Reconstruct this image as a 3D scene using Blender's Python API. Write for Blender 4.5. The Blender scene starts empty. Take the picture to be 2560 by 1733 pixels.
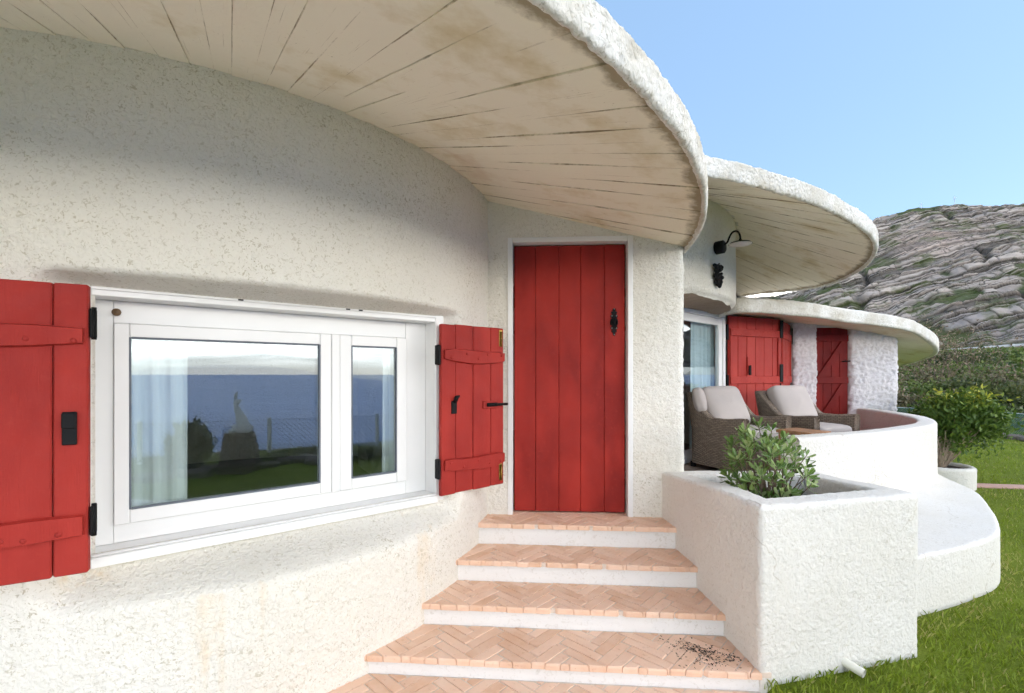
import bpy, bmesh, math, random
import numpy as np
from mathutils import Vector, Matrix

random.seed(7); rng = np.random.default_rng(7)
sc = bpy.context.scene
COL = sc.collection
EYE = 1.48

# ------------------------------------------------------------------ camera
cd = bpy.data.cameras.new('camera'); cam = bpy.data.objects.new('camera', cd); COL.objects.link(cam)
cam.location = (0, 0, EYE); cam.rotation_euler = (math.radians(90), 0, 0)
cd.sensor_width = 36; cd.lens = 16.27; cd.shift_y = 0.0273
cd.clip_start = 0.05; cd.clip_end = 60000
sc.camera = cam

# ------------------------------------------------------------------ world + sun
SUN = Vector((0.80, -0.32, 0.70)).normalized()
w = bpy.data.worlds.new('World'); sc.world = w; w.use_nodes = True
nt = w.node_tree; nt.nodes.clear()
def wn(t, **k):
    n = nt.nodes.new(t)
    for a, b in k.items(): setattr(n, a, b)
    return n
sky = wn('ShaderNodeTexSky', sky_type='NISHITA', sun_disc=False)
sky.sun_elevation = math.asin(SUN.z); sky.sun_rotation = math.atan2(SUN.x, SUN.y)
sky.altitude = 20; sky.air_density = 1.0; sky.dust_density = 0.6; sky.ozone_density = 1.5
tc = wn('ShaderNodeTexCoord'); sep = wn('ShaderNodeSeparateXYZ'); nt.links.new(tc.outputs['Generated'], sep.inputs[0])
mp = wn('ShaderNodeMapping'); mp.inputs['Scale'].default_value = (2.2, 2.2, 26); nt.links.new(tc.outputs['Generated'], mp.inputs[0])
nz = wn('ShaderNodeTexNoise'); nz.inputs['Scale'].default_value = 2.2; nz.inputs['Detail'].default_value = 7; nz.inputs['Roughness'].default_value = .6
nz.inputs['Distortion'].default_value = .6
nt.links.new(mp.outputs[0], nz.inputs['Vector'])
r1 = wn('ShaderNodeValToRGB'); r1.color_ramp.elements[0].position = .32; r1.color_ramp.elements[1].position = .60
nt.links.new(nz.outputs[0], r1.inputs[0])
r2 = wn('ShaderNodeValToRGB')                      # low bank of cloud that lies all round the horizon
e = r2.color_ramp.elements; e[0].position = .012; e[0].color = (0, 0, 0, 1); e[1].position = .04; e[1].color = (1, 1, 1, 1)
e2 = e.new(.13); e2.color = (1, 1, 1, 1); e3 = e.new(.24); e3.color = (0, 0, 0, 1)
nt.links.new(sep.outputs['Z'], r2.inputs[0])
mm = wn('ShaderNodeMath', operation='MULTIPLY'); nt.links.new(r1.outputs[0], mm.inputs[0]); nt.links.new(r2.outputs[0], mm.inputs[1])
mx = wn('ShaderNodeMix', data_type='RGBA'); nt.links.new(mm.outputs[0], mx.inputs[0])
flat = wn('ShaderNodeMix', data_type='RGBA'); flat.inputs[0].default_value = .6; nt.links.new(sky.outputs[0], flat.inputs[6]); flat.inputs[7].default_value = (1.38, 2.2, 3.25, 1)   # constant pale blue mixed in to even out the sky
nt.links.new(flat.outputs[2], mx.inputs[6]); mx.inputs[7].default_value = (27.0, 25.4, 23.0, 1)
bg = wn('ShaderNodeBackground'); bg.inputs[1].default_value = .067
out = wn('ShaderNodeOutputWorld'); nt.links.new(mx.outputs[2], bg.inputs[0]); nt.links.new(bg.outputs[0], out.inputs[0])

ld = bpy.data.lights.new('sun', 'SUN'); ld.energy = 0.6; ld.angle = math.radians(100); ld.color = (1, .93, .84)
sun = bpy.data.objects.new('sun', ld); COL.objects.link(sun); sun.rotation_euler = (-SUN).to_track_quat('-Z', 'Y').to_euler()
sc.view_settings.view_transform = 'Standard'; sc.view_settings.look = 'None'
sc.view_settings.exposure = 2.22; sc.view_settings.gamma = 1.0; sc.view_settings.use_curve_mapping = False
sc.cycles.max_bounces = 8; sc.cycles.diffuse_bounces = 6; sc.cycles.transparent_max_bounces = 16
sc.cycles.caustics_reflective = False; sc.cycles.caustics_refractive = False; sc.cycles.sample_clamp_indirect = 6
sc.cycles.use_adaptive_sampling = True; sc.cycles.adaptive_threshold = 0.035; sc.cycles.adaptive_min_samples = 16

# ------------------------------------------------------------------ numpy noise
def _h(ix, iy, iz, s):
    n = (ix.astype(np.uint32) * np.uint32(374761393) + iy.astype(np.uint32) * np.uint32(668265263)
         + iz.astype(np.uint32) * np.uint32(2147483647) + np.uint32(s * 1274126177 & 0xffffffff))
    n = (n ^ (n >> np.uint32(13))) * np.uint32(1274126177)
    n = n ^ (n >> np.uint32(16))
    return (n & np.uint32(0xffffff)).astype(np.float64) / 0xffffff
_ROT = np.array([[.36, .48, -.8], [-.8, .6, 0], [.48, .64, .6]])
def vn(P, seed=0):
    P = np.asarray(P, float); sh = P.shape[:-1]; P = P.reshape(-1, 3) @ _ROT
    I = np.floor(P).astype(np.int64); F = P - I; F = F * F * (3 - 2 * F)
    x, y, z = I.T; fx, fy, fz = F.T
    r = 0
    for dx in (0, 1):
        for dy in (0, 1):
            for dz in (0, 1):
                wgt = (fx if dx else 1 - fx) * (fy if dy else 1 - fy) * (fz if dz else 1 - fz)
                r = r + wgt * _h(x + dx, y + dy, z + dz, seed)
    return (r * 2 - 1).reshape(sh)
def fbm(P, seed=0, o=4, g=.5):
    P = np.asarray(P, float); a = 1; t = 0; s = 0
    for k in range(o):
        t = t + a * vn(P * 2 ** k + 17.3 * k, seed + k); s += a; a *= g
    return t / s
def sstep(x, a, b):
    t = np.clip((x - a) / (b - a), 0, 1); return t * t * (3 - 2 * t)

# ------------------------------------------------------------------ objects
W = {}
def mesh(name, V, F):
    me = bpy.data.meshes.new(name)
    if isinstance(F, np.ndarray):
        V = np.asarray(V, np.float32).reshape(-1, 3); n, k = F.shape
        me.vertices.add(len(V)); me.vertices.foreach_set('co', V.ravel())
        me.loops.add(n * k); me.loops.foreach_set('vertex_index', F.astype(np.int32).ravel())
        me.polygons.add(n); me.polygons.foreach_set('loop_start', np.arange(0, n * k, k, dtype=np.int32))
        me.update(calc_edges=True); me.validate()
    else:
        me.from_pydata([tuple(v) for v in V], [], F); me.update()
    return me
def smooth(me, on=True):
    me.polygons.foreach_set('use_smooth', [on] * len(me.polygons)); return me
def obj(name, me, m=None, parent=None, loc=(0, 0, 0), rot=None, label=None, cat=None, group=None, kind=None):
    o = bpy.data.objects.new(name, me); COL.objects.link(o)
    if m is not None and me is not None and not me.materials: me.materials.append(m)
    loc = Vector(loc)
    if parent is not None:
        o.parent = parent; o.location = loc - W.get(parent.name, Vector((0, 0, 0)))
    else: o.location = loc
    W[o.name] = loc
    if rot is not None: o.rotation_euler = rot
    if label: o['label'] = label
    if cat: o['category'] = cat
    if group: o['group'] = group
    if kind: o['kind'] = kind
    return o
def thing(name, loc, label, cat, group=None):
    return obj(name, None, loc=loc, label=label, cat=cat, group=group)
def empty_part(name, parent, label=None):
    return obj(name, None, parent=parent, loc=W[parent.name], label=label)

def gridfaces(n, m, cu=False, cv=False, mask=None, flip=False):
    i = np.arange(n if cu else n - 1)[:, None]; j = np.arange(m if cv else m - 1)[None, :]
    i1 = (i + 1) % n; j1 = (j + 1) % m
    F = np.stack([i * m + j, i1 * m + j + 0 * i, i1 * m + j1, i * m + j1], -1)
    F = F.reshape(-1, 4) if mask is None else F[mask]
    return F[:, ::-1] if flip else F
def gnormals(P, cu=False, cv=False):
    if cu: du = np.roll(P, -1, 0) - np.roll(P, 1, 0)
    else: du = np.gradient(P, axis=0)
    if cv: dv = np.roll(P, -1, 1) - np.roll(P, 1, 1)
    else: dv = np.gradient(P, axis=1)
    N = np.cross(du, dv); return N / (np.linalg.norm(N, axis=-1, keepdims=True) + 1e-9)
def rough(P, fine=.003, med=.004, big=.008, seed=0, f=42.):
    n1 = vn(P * f, seed); n2 = vn(P * f * 1.4, seed + 3); wv = vn(P * np.array([20, 20, 34.]), seed + 9)
    rd = 1 - np.abs(wv) * 2
    return fine * (n1 * .7 + n2 * .5) + med * rd * .5 + big * fbm(P * 2.3, seed + 5, 3)
def dgrid(P, seed=0, fine=.003, med=.004, big=.008, cu=False, cv=False, sign=1, f=42., wt=1.):
    N = gnormals(P, cu, cv); d = rough(P, fine, med, big, seed, f) * wt
    return P + sign * N * d[..., None]

class Fr:                                   # vertical frame: u along the wall, n out of it, z up
    def __init__(s, o, d):
        s.o = np.array(o, float); d = np.array(d, float); s.d = d / np.linalg.norm(d); s.n = np.array([s.d[1], -s.d[0]])
    def p(s, u, n, z):
        q = s.o + s.d * u + s.n * n; return (q[0], q[1], z)
def box_mesh(fr, u0, u1, n0, n1, z0, z1, bev=.003, jit=0, skew=None):
    bm = bmesh.new(); J = lambda: random.uniform(-jit, jit)
    vs = [bm.verts.new(fr.p(u + J(), n + J() * .5, z + J())) for u in (u0, u1) for n in (n0, n1) for z in (z0, z1)]
    if skew: skew(vs)
    for a in ((0, 1, 3, 2), (4, 6, 7, 5), (0, 4, 5, 1), (2, 3, 7, 6), (0, 2, 6, 4), (1, 5, 7, 3)): bm.faces.new([vs[k] for k in a])
    bmesh.ops.recalc_face_normals(bm, faces=bm.faces)
    if bev: bmesh.ops.bevel(bm, geom=list(bm.edges), offset=bev, segments=1, affect='EDGES', clamp_overlap=True)
    me = bpy.data.meshes.new('box'); bm.to_mesh(me); bm.free(); return me
WORLD = Fr((0, 0), (1, 0))                  # u = x, n = -y
def join_boxes(fr, rows, bev=.003):
    bm = bmesh.new()
    for r in rows:
        me = box_mesh(fr, *r, bev=bev); bm.from_mesh(me); bpy.data.meshes.remove(me)
    me = bpy.data.meshes.new('boxes'); bm.to_mesh(me); bm.free(); return me
def tube_mesh(pts, rad, seg=10, caps=True, closed=False):
    pts = np.array(pts, float); n = len(pts); rad = np.broadcast_to(np.array(rad, float), (n,))
    T = np.gradient(pts, axis=0) if not closed else np.roll(pts, -1, 0) - np.roll(pts, 1, 0)
    T /= np.linalg.norm(T, axis=1, keepdims=True) + 1e-9
    ref = np.array([0, 0, 1.]) if abs(T[0][2]) < .9 else np.array([1., 0, 0])
    A = np.zeros_like(T); a = np.cross(T[0], ref); a /= np.linalg.norm(a)
    for i in range(n):
        a = a - T[i] * a.dot(T[i]); a /= np.linalg.norm(a) + 1e-9; A[i] = a
    B = np.cross(T, A); th = np.linspace(0, 2 * np.pi, seg, endpoint=False)
    P = pts[:, None] + rad[:, None, None] * (A[:, None] * np.cos(th)[None, :, None] + B[:, None] * np.sin(th)[None, :, None])
    F = [tuple(f) for f in gridfaces(n, seg, cu=closed, cv=True)]
    if caps and not closed: F += [tuple(range(seg)), tuple(range((n - 1) * seg, n * seg))[::-1]]
    return smooth(mesh('tube', P.reshape(-1, 3), F))
def merge(meshes):
    bm = bmesh.new()
    for me in meshes: bm.from_mesh(me); bpy.data.meshes.remove(me)
    me = bpy.data.meshes.new('merged'); bm.to_mesh(me); bm.free(); return me
def spline(pts, n, closed=False):
    pts = np.array(pts, float); k = len(pts)
    if closed: Q = np.vstack([pts[-1:], pts, pts[:2]]); segs = k
    else: Q = np.vstack([2 * pts[:1] - pts[1:2], pts, 2 * pts[-1:] - pts[-2:-1]]); segs = k - 1
    t = np.linspace(0, segs, n * 6 + 1); i = np.minimum(t.astype(int), segs - 1); f = (t - i)[:, None]
    p0, p1, p2, p3 = Q[i], Q[i + 1], Q[i + 2], Q[i + 3]
    C = .5 * ((2 * p1) + (-p0 + p2) * f + (2 * p0 - 5 * p1 + 4 * p2 - p3) * f ** 2 + (-p0 + 3 * p1 - 3 * p2 + p3) * f ** 3)
    s = np.r_[0, np.cumsum(np.linalg.norm(np.diff(C, axis=0), axis=1))]
    q = np.linspace(0, s[-1], n + (1 if closed else 0))
    R = np.stack([np.interp(q, s, C[:, a]) for a in range(C.shape[1])], 1)
    return R[:-1] if closed else R
def sweep(path, thick, z0, ztop, rnd=.03, closed=False, step=.014, side=1, z0in=None):
    """wall of given thickness standing on a path (outer face on the path); returns grid (n, m, 3) and arc coordinates"""
    path = np.array(path, float); n = len(path)
    T = (np.roll(path, -1, 0) - np.roll(path, 1, 0)) if closed else np.gradient(path, axis=0)
    T /= np.linalg.norm(T, axis=1, keepdims=True); Nn = np.stack([T[:, 1], -T[:, 0]], 1) * side   # outward
    zt = np.broadcast_to(np.array(ztop, float), (n,)); zi = z0 if z0in is None else z0in
    h = float(zt.mean()) - z0; k = max(2, int(h / step)); ki = max(2, int((float(zt.mean()) - zi) / step))
    a = np.linspace(0, np.pi / 2, 6)
    off = [np.zeros(k)] + [-(rnd - rnd * np.cos(a))] + [np.linspace(-rnd, -(thick - rnd), max(3, int((thick - 2 * rnd) / step) + 1))[1:-1]] + [-(thick - rnd + rnd * np.sin(a))] + [np.full(ki, -thick)]
    fr = [np.linspace(0, 1, k + 1)[:-1] * 1.0]
    rows = []
    for q in range(n):
        z = np.concatenate([z0 + (zt[q] - rnd - z0) * np.linspace(0, 1, k + 1)[:-1], zt[q] - rnd + rnd * np.sin(a), np.full(len(off[2]), zt[q]),
                            zt[q] - rnd + rnd * np.cos(a), zt[q] - rnd + (zi - zt[q] + rnd) * np.linspace(0, 1, ki + 1)[1:]])
        o = np.concatenate(off); xy = path[q] + Nn[q] * o[:, None]
        rows.append(np.column_stack([xy, z]))
    return np.array(rows)

# ------------------------------------------------------------------ materials
class Mat:
    def __init__(s, name):
        s.m = bpy.data.materials.new(name); s.m.use_nodes = True; s.t = s.m.node_tree
        s.b = s.t.nodes['Principled BSDF']; s.o = s.t.nodes['Material Output']; s.tc = None
    def n(s, t, ins=None, **k):
        x = s.t.nodes.new(t)
        for a, b in k.items(): setattr(x, a, b)
        for a, b in (ins or {}).items(): s.put(x, a, b)
        return x
    def put(s, x, a, b):
        if isinstance(b, bpy.types.NodeSocket): s.t.links.new(b, x.inputs[a])
        else: x.inputs[a].default_value = b
    def co(s, kind='Object', scale=None):
        if not s.tc: s.tc = s.n('ShaderNodeTexCoord')
        v = s.tc.outputs[kind]
        if scale is not None: v = s.n('ShaderNodeMapping', {'Vector': v, 'Scale': scale}).outputs[0]
        return v
    def noise(s, scale, detail=4, rough=.55, dist=0, co=None):
        return s.n('ShaderNodeTexNoise', {'Vector': co or s.co(), 'Scale': scale, 'Detail': detail, 'Roughness': rough, 'Distortion': dist}).outputs[0]
    def voro(s, scale, co=None, **k):
        return s.n('ShaderNodeTexVoronoi', {'Vector': co or s.co(), 'Scale': scale}, **k).outputs[0]
    def ramp(s, f, *stops):
        r = s.n('ShaderNodeValToRGB', {'Fac': f}); e = r.color_ramp.elements
        while len(e) < len(stops): e.new(.5)
        for x, (p, c) in zip(e, stops):
            x.position = p; x.color = (c, c, c, 1) if isinstance(c, (int, float)) else (*c, 1)
        return r.outputs[0]
    def mix(s, f, a, b, mode='MIX'):
        x = s.n('ShaderNodeMix', data_type='RGBA', blend_type=mode)
        for i, v in ((0, f), (6, a), (7, b)):
            if isinstance(v, tuple): v = (*v, 1) if len(v) == 3 else v
            s.put(x, i, v)
        return x.outputs[2]
    def math(s, op, a, b=0.):
        x = s.n('ShaderNodeMath', operation=op); s.put(x, 0, a); s.put(x, 1, b); return x.outputs[0]
    def bump(s, h, strength=.5, dist=.01, prev=None):
        i = {'Height': h, 'Strength': strength, 'Distance': dist}
        if prev is not None: i['Normal'] = prev
        return s.n('ShaderNodeBump', i).outputs[0]
    def set(s, color=None, rough=None, normal=None, metallic=None, spec=None):
        if color is not None: s.put(s.b, 'Base Color', (*color, 1) if isinstance(color, tuple) else color)
        if rough is not None: s.put(s.b, 'Roughness', rough)
        if normal is not None: s.put(s.b, 'Normal', normal)
        if metallic is not None: s.put(s.b, 'Metallic', metallic)
        if spec is not None: s.put(s.b, 'Specular IOR Level', spec)
        return s.m

def m_stucco(name, base, dirt, amount=.5, f=70., bs=.6, streak=False, pits=.35, ps=1.3, cracks=False):
    a = Mat(name); c = a.co()
    big = a.noise(ps, 4); patch = a.ramp(big, (.35, 0), (.75, 1))
    col = a.mix(a.math('MULTIPLY', patch, amount), base, dirt)
    pit = a.noise(f * 1.15, 3, .6, 1.4); pm = a.ramp(pit, (.35, 1), (.44, 0))
    reg = a.ramp(a.noise(3.1, 3), (.35, .35), (.7, 1))
    col = a.mix(a.math('MULTIPLY', a.math('MULTIPLY', pm, reg), pits), col, (dirt[0] * .62, dirt[1] * .58, dirt[2] * .48))
    if streak:                              # rusty runs below the sill: narrow vertical streaks
        sv = a.noise(1.0, 3, .6, 0, a.co('Object', (7.5, 7.5, .55)))
        sm = a.ramp(sv, (.63, 0), (.72, 1))
        z = a.n('ShaderNodeSeparateXYZ', {0: c}).outputs[2]
        zm = a.ramp(a.math('MULTIPLY', z, 1.), (.0, .3), (.45, 1), (.70, .9), (.72, 0))
        br = a.ramp(a.noise(9, 4), (.35, .2), (.65, 1))
        col = a.mix(a.math('MULTIPLY', a.math('MULTIPLY', a.math('MULTIPLY', sm, zm), br), .5), col, (.70, .52, .30))
    if cracks:
        cw_ = a.n('ShaderNodeVectorMath', {0: c, 1: a.n('ShaderNodeVectorMath', {0: a.n('ShaderNodeTexNoise', {'Vector': c, 'Scale': 5., 'Detail': 4.}).outputs[1], 1: (.22, .22, .22)}, operation='MULTIPLY').outputs[0]}, operation='ADD').outputs[0]
        ce = a.n('ShaderNodeTexVoronoi', {'Vector': cw_, 'Scale': 1.25}, feature='DISTANCE_TO_EDGE').outputs[0]
        cm = a.math('MULTIPLY', a.ramp(ce, (.001, 1), (.0035, 0)), a.ramp(a.noise(1.7, 3), (.5, 0), (.56, 1)))
        col = a.mix(a.math('MULTIPLY', cm, .6), col, (.42, .36, .28))
    v = a.n('ShaderNodeTexVoronoi', {'Vector': a.n('ShaderNodeMix', {0: .35, 4: c, 5: a.n('ShaderNodeTexNoise', {'Vector': c, 'Scale': f * .5}).outputs[1]}, data_type='VECTOR').outputs[1] if False else c, 'Scale': f, 'Smoothness': .6, 'Randomness': 1}, feature='SMOOTH_F1').outputs[0]
    h1 = a.noise(f * .55, 5, .6, 1.5)
    nb = a.bump(h1, bs, .012); nb = a.bump(v, bs * .6, .006, nb); nb = a.bump(a.noise(f * 4, 2), bs * .5, .002, nb)
    return a.set(col, .92, nb, spec=.2)
STUCCO = m_stucco('stucco_white', (.80, .775, .715), (.64, .60, .49), .5, 58, .75, True, .8)
STUCCO_B = m_stucco('stucco_terrace', (.745, .72, .68), (.62, .58, .50), .5, 50, .7, False, .45, 1.3, True)
STUCCO_C = m_stucco('stucco_coarse', (.76, .74, .76), (.62, .57, .58), .5, 34, 1.0, False, .6)
PLASTER = m_stucco('plaster_smooth', (.80, .79, .77), (.69, .66, .60), .35, 30, .12)
FASCIA = m_stucco('fascia_plaster', (.80, .78, .73), (.46, .40, .29), .75, 45, 1.0, False, .7, 5.)

a = Mat('soffit_board'); c = a.co()
uv = a.n('ShaderNodeUVMap').outputs[0]; suv = a.n('ShaderNodeSeparateXYZ', {0: uv})
base = a.mix(a.ramp(a.noise(1.1, 3), (.35, 0), (.7, 1)), (.86, .80, .665), (.84, .765, .64))
st = a.ramp(a.noise(2.4, 6, .65), (.52, 0), (.70, 1)); base = a.mix(a.math('MULTIPLY', st, .6), base, (.56, .43, .20))
rs = a.ramp(a.noise(1.6, 5, .6, .4, a.co('Object', (1, 1, 1))), (.62, 0), (.74, 1)); base = a.mix(a.math('MULTIPLY', rs, .4), base, (.55, .36, .22))
edge = a.math('ABSOLUTE', a.math('SUBTRACT', suv.outputs[0], .5))     # 0 centre of board, .5 at its joint
em = a.ramp(edge, (.476, 0), (.494, 1))
rndb = a.n('ShaderNodeObjectInfo').outputs['Random']
jn = a.ramp(a.math('ADD', a.noise(4.2, 5, .75), a.math('MULTIPLY', a.math('SUBTRACT', rndb, .5), .16)), (.45, 0), (.62, 1))
fc = a.n('ShaderNodeCombineXYZ', {0: a.math('MULTIPLY', suv.outputs[0], 16.), 1: a.math('MULTIPLY', suv.outputs[1], 3.2), 2: a.math('MULTIPLY', rndb, 90.)}).outputs[0]
fl_ = a.ramp(a.noise(1., 3, .7, 0, fc), (.285, 1), (.33, 0))
base = a.mix(a.math('MULTIPLY', fl_, .45), base, (.26, .18, .09))
base = a.mix(a.math('MULTIPLY', a.math('MULTIPLY', em, jn), .8), base, (.24, .16, .075))
spk = a.ramp(a.noise(95, 2), (.25, 1), (.31, 0)); base = a.mix(a.math('MULTIPLY', a.math('MULTIPLY', spk, a.ramp(a.noise(2, 3), (.45, 0), (.6, 1))), .6), base, (.27, .2, .1))
lip = a.ramp(a.math('ADD', suv.outputs[1], a.math('MULTIPLY', a.math('SUBTRACT', a.noise(7, 5, .7), .5), .10)), (.955, 0), (.985, 1))
base = a.mix(a.math('MULTIPLY', lip, .8), base, (.22, .165, .085))    # mossy drip line along the rim
nb = a.bump(a.noise(60, 5, .65), .35, .006); nb = a.bump(a.noise(9, 4), .25, .02, nb)
SOFFIT = a.set(base, .95, nb, spec=.15)
JOINT = Mat('joint_dirt').set((.20, .14, .07), 1)

def m_red(name, c1, c2, s=3.2, bs=.25):
    a = Mat(name); f = a.ramp(a.noise(1.5, 3, .5, .3, a.co('Object', (s, s, s * .42))), (.38, 0), (.66, 1))
    col = a.mix(f, c1, c2); col = a.mix(a.math('MULTIPLY', a.ramp(a.noise(40, 4), (.55, 0), (.8, 1)), .3), col, (c2[0] * 1.05, c2[1] * 1.8, c2[2] * 1.8))
    rn = a.n('ShaderNodeObjectInfo').outputs['Random']; col = a.mix(a.math('MULTIPLY', rn, .28), col, (c1[0] * .75, c1[1] * .75, c1[2] * .75))
    wear = a.ramp(a.noise(26, 5, .7), (.70, 0), (.76, 1)); col = a.mix(a.math('MULTIPLY', wear, .45), col, (.12, .02, .015))
    gr = a.noise(14, 5, .6, .4, a.co('Object', (9, 9, .8)))
    nb = a.bump(gr, bs, .004); nb = a.bump(a.noise(70, 3), bs * .9, .0025, nb)
    return a.set(col, a.ramp(a.noise(20, 3), (.3, .5), (.7, .7)), nb, spec=.2)
RED_DOOR = m_red('red_door_paint', (.25, .017, .013), (.44, .034, .023), 2.2, .15)
RED = m_red('red_shutter_paint', (.29, .022, .017), (.38, .032, .023), 3, .5)
RED_B = m_red('red_folding_paint', (.38, .034, .026), (.46, .050, .037), 3, .3)
RED_SHADED = m_red('shaded_red_door_paint', (.15, .007, .006), (.22, .011, .008), 3, .3)  # side door's red darkened, its shade put into the colour

def m_plain(name, col, rough=.5, metal=0, var=.12, s=8, bs=0, bf=60, spec=.5):
    a = Mat(name); f = a.noise(s, 4); c2 = tuple(x * (1 - var * 2) for x in col)
    m = a.set(a.mix(a.ramp(f, (.3, 0), (.7, 1)), c2, col), rough, a.bump(a.noise(bf, 4), bs, .004) if bs else None, metal, spec); return m
UPVC = m_plain('white_frame', (.80, .80, .79), .28, var=.02, s=3)
IRON = m_plain('black_iron', (.010, .010, .011), .6, var=.2, bs=.3, spec=.15)
BRASS = m_plain('aged_brass', (.46, .29, .08), .38, 1, .25, 30, .2)
STEEL = m_plain('galvanised_steel', (.55, .57, .60), .45, .3, .08)
RIVET = m_plain('rivet_metal', (.7, .68, .65), .35, .6)
CURTAIN = Mat('sheer_curtain'); CURTAIN.b.inputs['Subsurface Weight'].default_value = 0
CURTAIN = CURTAIN.set((.90, .92, .91), .9, CURTAIN.bump(CURTAIN.noise(160, 2), .2, .002))
CURTAIN_B = m_plain('blue_grey_curtain', (.62, .76, .80), .9, var=.06, s=5, bs=.2, bf=150)
ROOM = m_plain('room_plaster', (.30, .29, .28), .9, var=.1, s=2)
WOOD = m_plain('table_wood', (.42, .20, .085), .5, var=.25, s=12, bs=.2)
CUSHION = m_plain('cushion_fabric', (.47, .42, .395), .95, var=.05, s=4, bs=.25, bf=260)
SOIL = m_plain('soil', (.085, .06, .042), 1, var=.3, s=30, bs=1, bf=40)
BARK = m_plain('bark', (.20, .145, .10), .9, var=.25, s=30, bs=.6)
BARK_PALE = m_plain('bark_pale', (.42, .33, .24), .9, var=.2, s=30, bs=.6)
STATUE = m_plain('white_stone_statue', (.88, .88, .86), .7, var=.1, s=30, bs=.8, bf=50)
ROCK = m_plain('garden_rock', (.22, .18, .145), .9, var=.3, s=9, bs=1, bf=18)
PEDST = m_plain('pedestal_stone', (.19, .145, .115), .9, var=.3, s=14, bs=1, bf=30)
ASPHALT = m_plain('asphalt', (.06, .06, .065), .9, var=.1)
NET = m_plain('green_netting', (.02, .13, .085), .7, var=.2, s=40)
PIPE = m_plain('white_plastic_pipe', (.74, .72, .62), .45, var=.08)
DARK = m_plain('dark_opening', (.01, .01, .01), .9)
DIFFUSER = m_plain('lamp_diffuser', (.75, .68, .66), .5, var=.03)

a = Mat('window_glass'); a.t.nodes.remove(a.b)
tr = a.n('ShaderNodeBsdfTransparent', {'Color': (.86, .90, .90, 1)}); gl = a.n('ShaderNodeBsdfGlossy', {'Color': (.80, .90, 1, 1), 'Roughness': 0.0})
mxs = a.n('ShaderNodeMixShader', {0: .16, 1: tr.outputs[0], 2: gl.outputs[0]}); a.t.links.new(mxs.outputs[0], a.o.inputs[0]); GLASS = a.m
a = Mat('window_glass_inner'); a.t.nodes.remove(a.b)
tr = a.n('ShaderNodeBsdfTransparent', {'Color': (.86, .90, .90, 1)}); gl = a.n('ShaderNodeBsdfGlossy', {'Color': (.80, .90, 1, 1), 'Roughness': 0.0})
mxs = a.n('ShaderNodeMixShader', {0: .08, 1: tr.outputs[0], 2: gl.outputs[0]}); a.t.links.new(mxs.outputs[0], a.o.inputs[0]); GLASS_IN = a.m

a = Mat('terracotta_tile')
rnd = a.n('ShaderNodeObjectInfo').outputs['Random']
base = a.mix(rnd, (.68, .42, .275), (.83, .565, .41)); base = a.mix(a.math('MULTIPLY', a.ramp(a.noise(9, 5), (.35, 0), (.7, 1)), .5), base, (.82, .62, .49))
base = a.mix(a.math('MULTIPLY', a.ramp(a.noise(45, 3), (.62, 0), (.75, 1)), .4), base, (.42, .20, .12))
TILE = a.set(base, .8, a.bump(a.noise(55, 5), .35, .004), spec=.25)
GROUT = m_plain('grout', (.72, .60, .50), .95, var=.1, s=20)

a = Mat('wicker'); uv = a.n('ShaderNodeUVMap').outputs[0]
bt = a.n('ShaderNodeTexBrick', {'Vector': uv, 'Color1': (.17, .13, .10, 1), 'Color2': (.30, .235, .185, 1), 'Mortar': (.02, .014, .01, 1), 'Scale': 1.0, 'Mortar Size': .004,
       'Mortar Smooth': .6, 'Brick Width': .05, 'Row Height': .021}, offset=.5)
cw = a.mix(a.math('MULTIPLY', a.noise(30, 3), .5), bt.outputs[0], (.33, .26, .2))
WICKER = a.set(cw, .6, a.bump(bt.outputs[1], .9, -.006), spec=.3)

def m_leaf(name, cols, s=3., rough=.5):
    a = Mat(name); at = a.n('ShaderNodeAttribute', attribute_name='tone').outputs['Fac']
    col = a.ramp(at, *[(i / (len(cols) - 1), c) for i, c in enumerate(cols)])
    a.set(col, rough, spec=.3); tl = a.n('ShaderNodeBsdfTranslucent', {'Color': col})
    ms = a.n('ShaderNodeMixShader', {0: .25, 1: a.b.outputs[0], 2: tl.outputs[0]}); a.t.links.new(ms.outputs[0], a.o.inputs[0]); return a.m
LEAF_DARK = m_leaf('leaf_dark', [(.02, .036, .010), (.045, .07, .018), (.085, .11, .03), (.15, .16, .05)])
LEAF_GLOSS = m_leaf('leaf_gloss', [(.035, .075, .012), (.085, .15, .022), (.16, .23, .03), (.50, .48, .06)])
LEAF_MID = m_leaf('leaf_mid', [(.035, .065, .014), (.085, .135, .024), (.15, .20, .045), (.24, .26, .09)])
LEAF_OLIVE = m_leaf('leaf_olive', [(.05, .05, .025), (.11, .10, .045), (.17, .15, .07), (.26, .215, .13)])
LEAF_DRY = m_leaf('leaf_dry', [(.10, .07, .045), (.18, .13, .08), (.27, .2, .13), (.36, .28, .2)])
GRASS = m_leaf('grass_blades', [(.12, .165, .014), (.21, .285, .022), (.29, .36, .035), (.44, .38, .15)])
a = Mat('planter_leaf'); oi = a.n('ShaderNodeObjectInfo').outputs['Random']
col = a.ramp(oi, (0, (.07, .145, .022)), (.4, (.14, .25, .042)), (.75, (.26, .37, .09)), (1, (.40, .47, .21)))
uvx = a.n('ShaderNodeSeparateXYZ', {0: a.co()}).outputs[0]
rib = a.ramp(a.math('ABSOLUTE', uvx), (.0, 1), (.0016, 0)); col = a.mix(a.math('MULTIPLY', rib, .5), col, (.4, .45, .28))
a.set(col, .42, spec=.4); tl = a.n('ShaderNodeBsdfTranslucent', {'Color': col}); ms = a.n('ShaderNodeMixShader', {0: .2, 1: a.b.outputs[0], 2: tl.outputs[0]})
a.t.links.new(ms.outputs[0], a.o.inputs[0]); PLEAF = a.m

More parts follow.
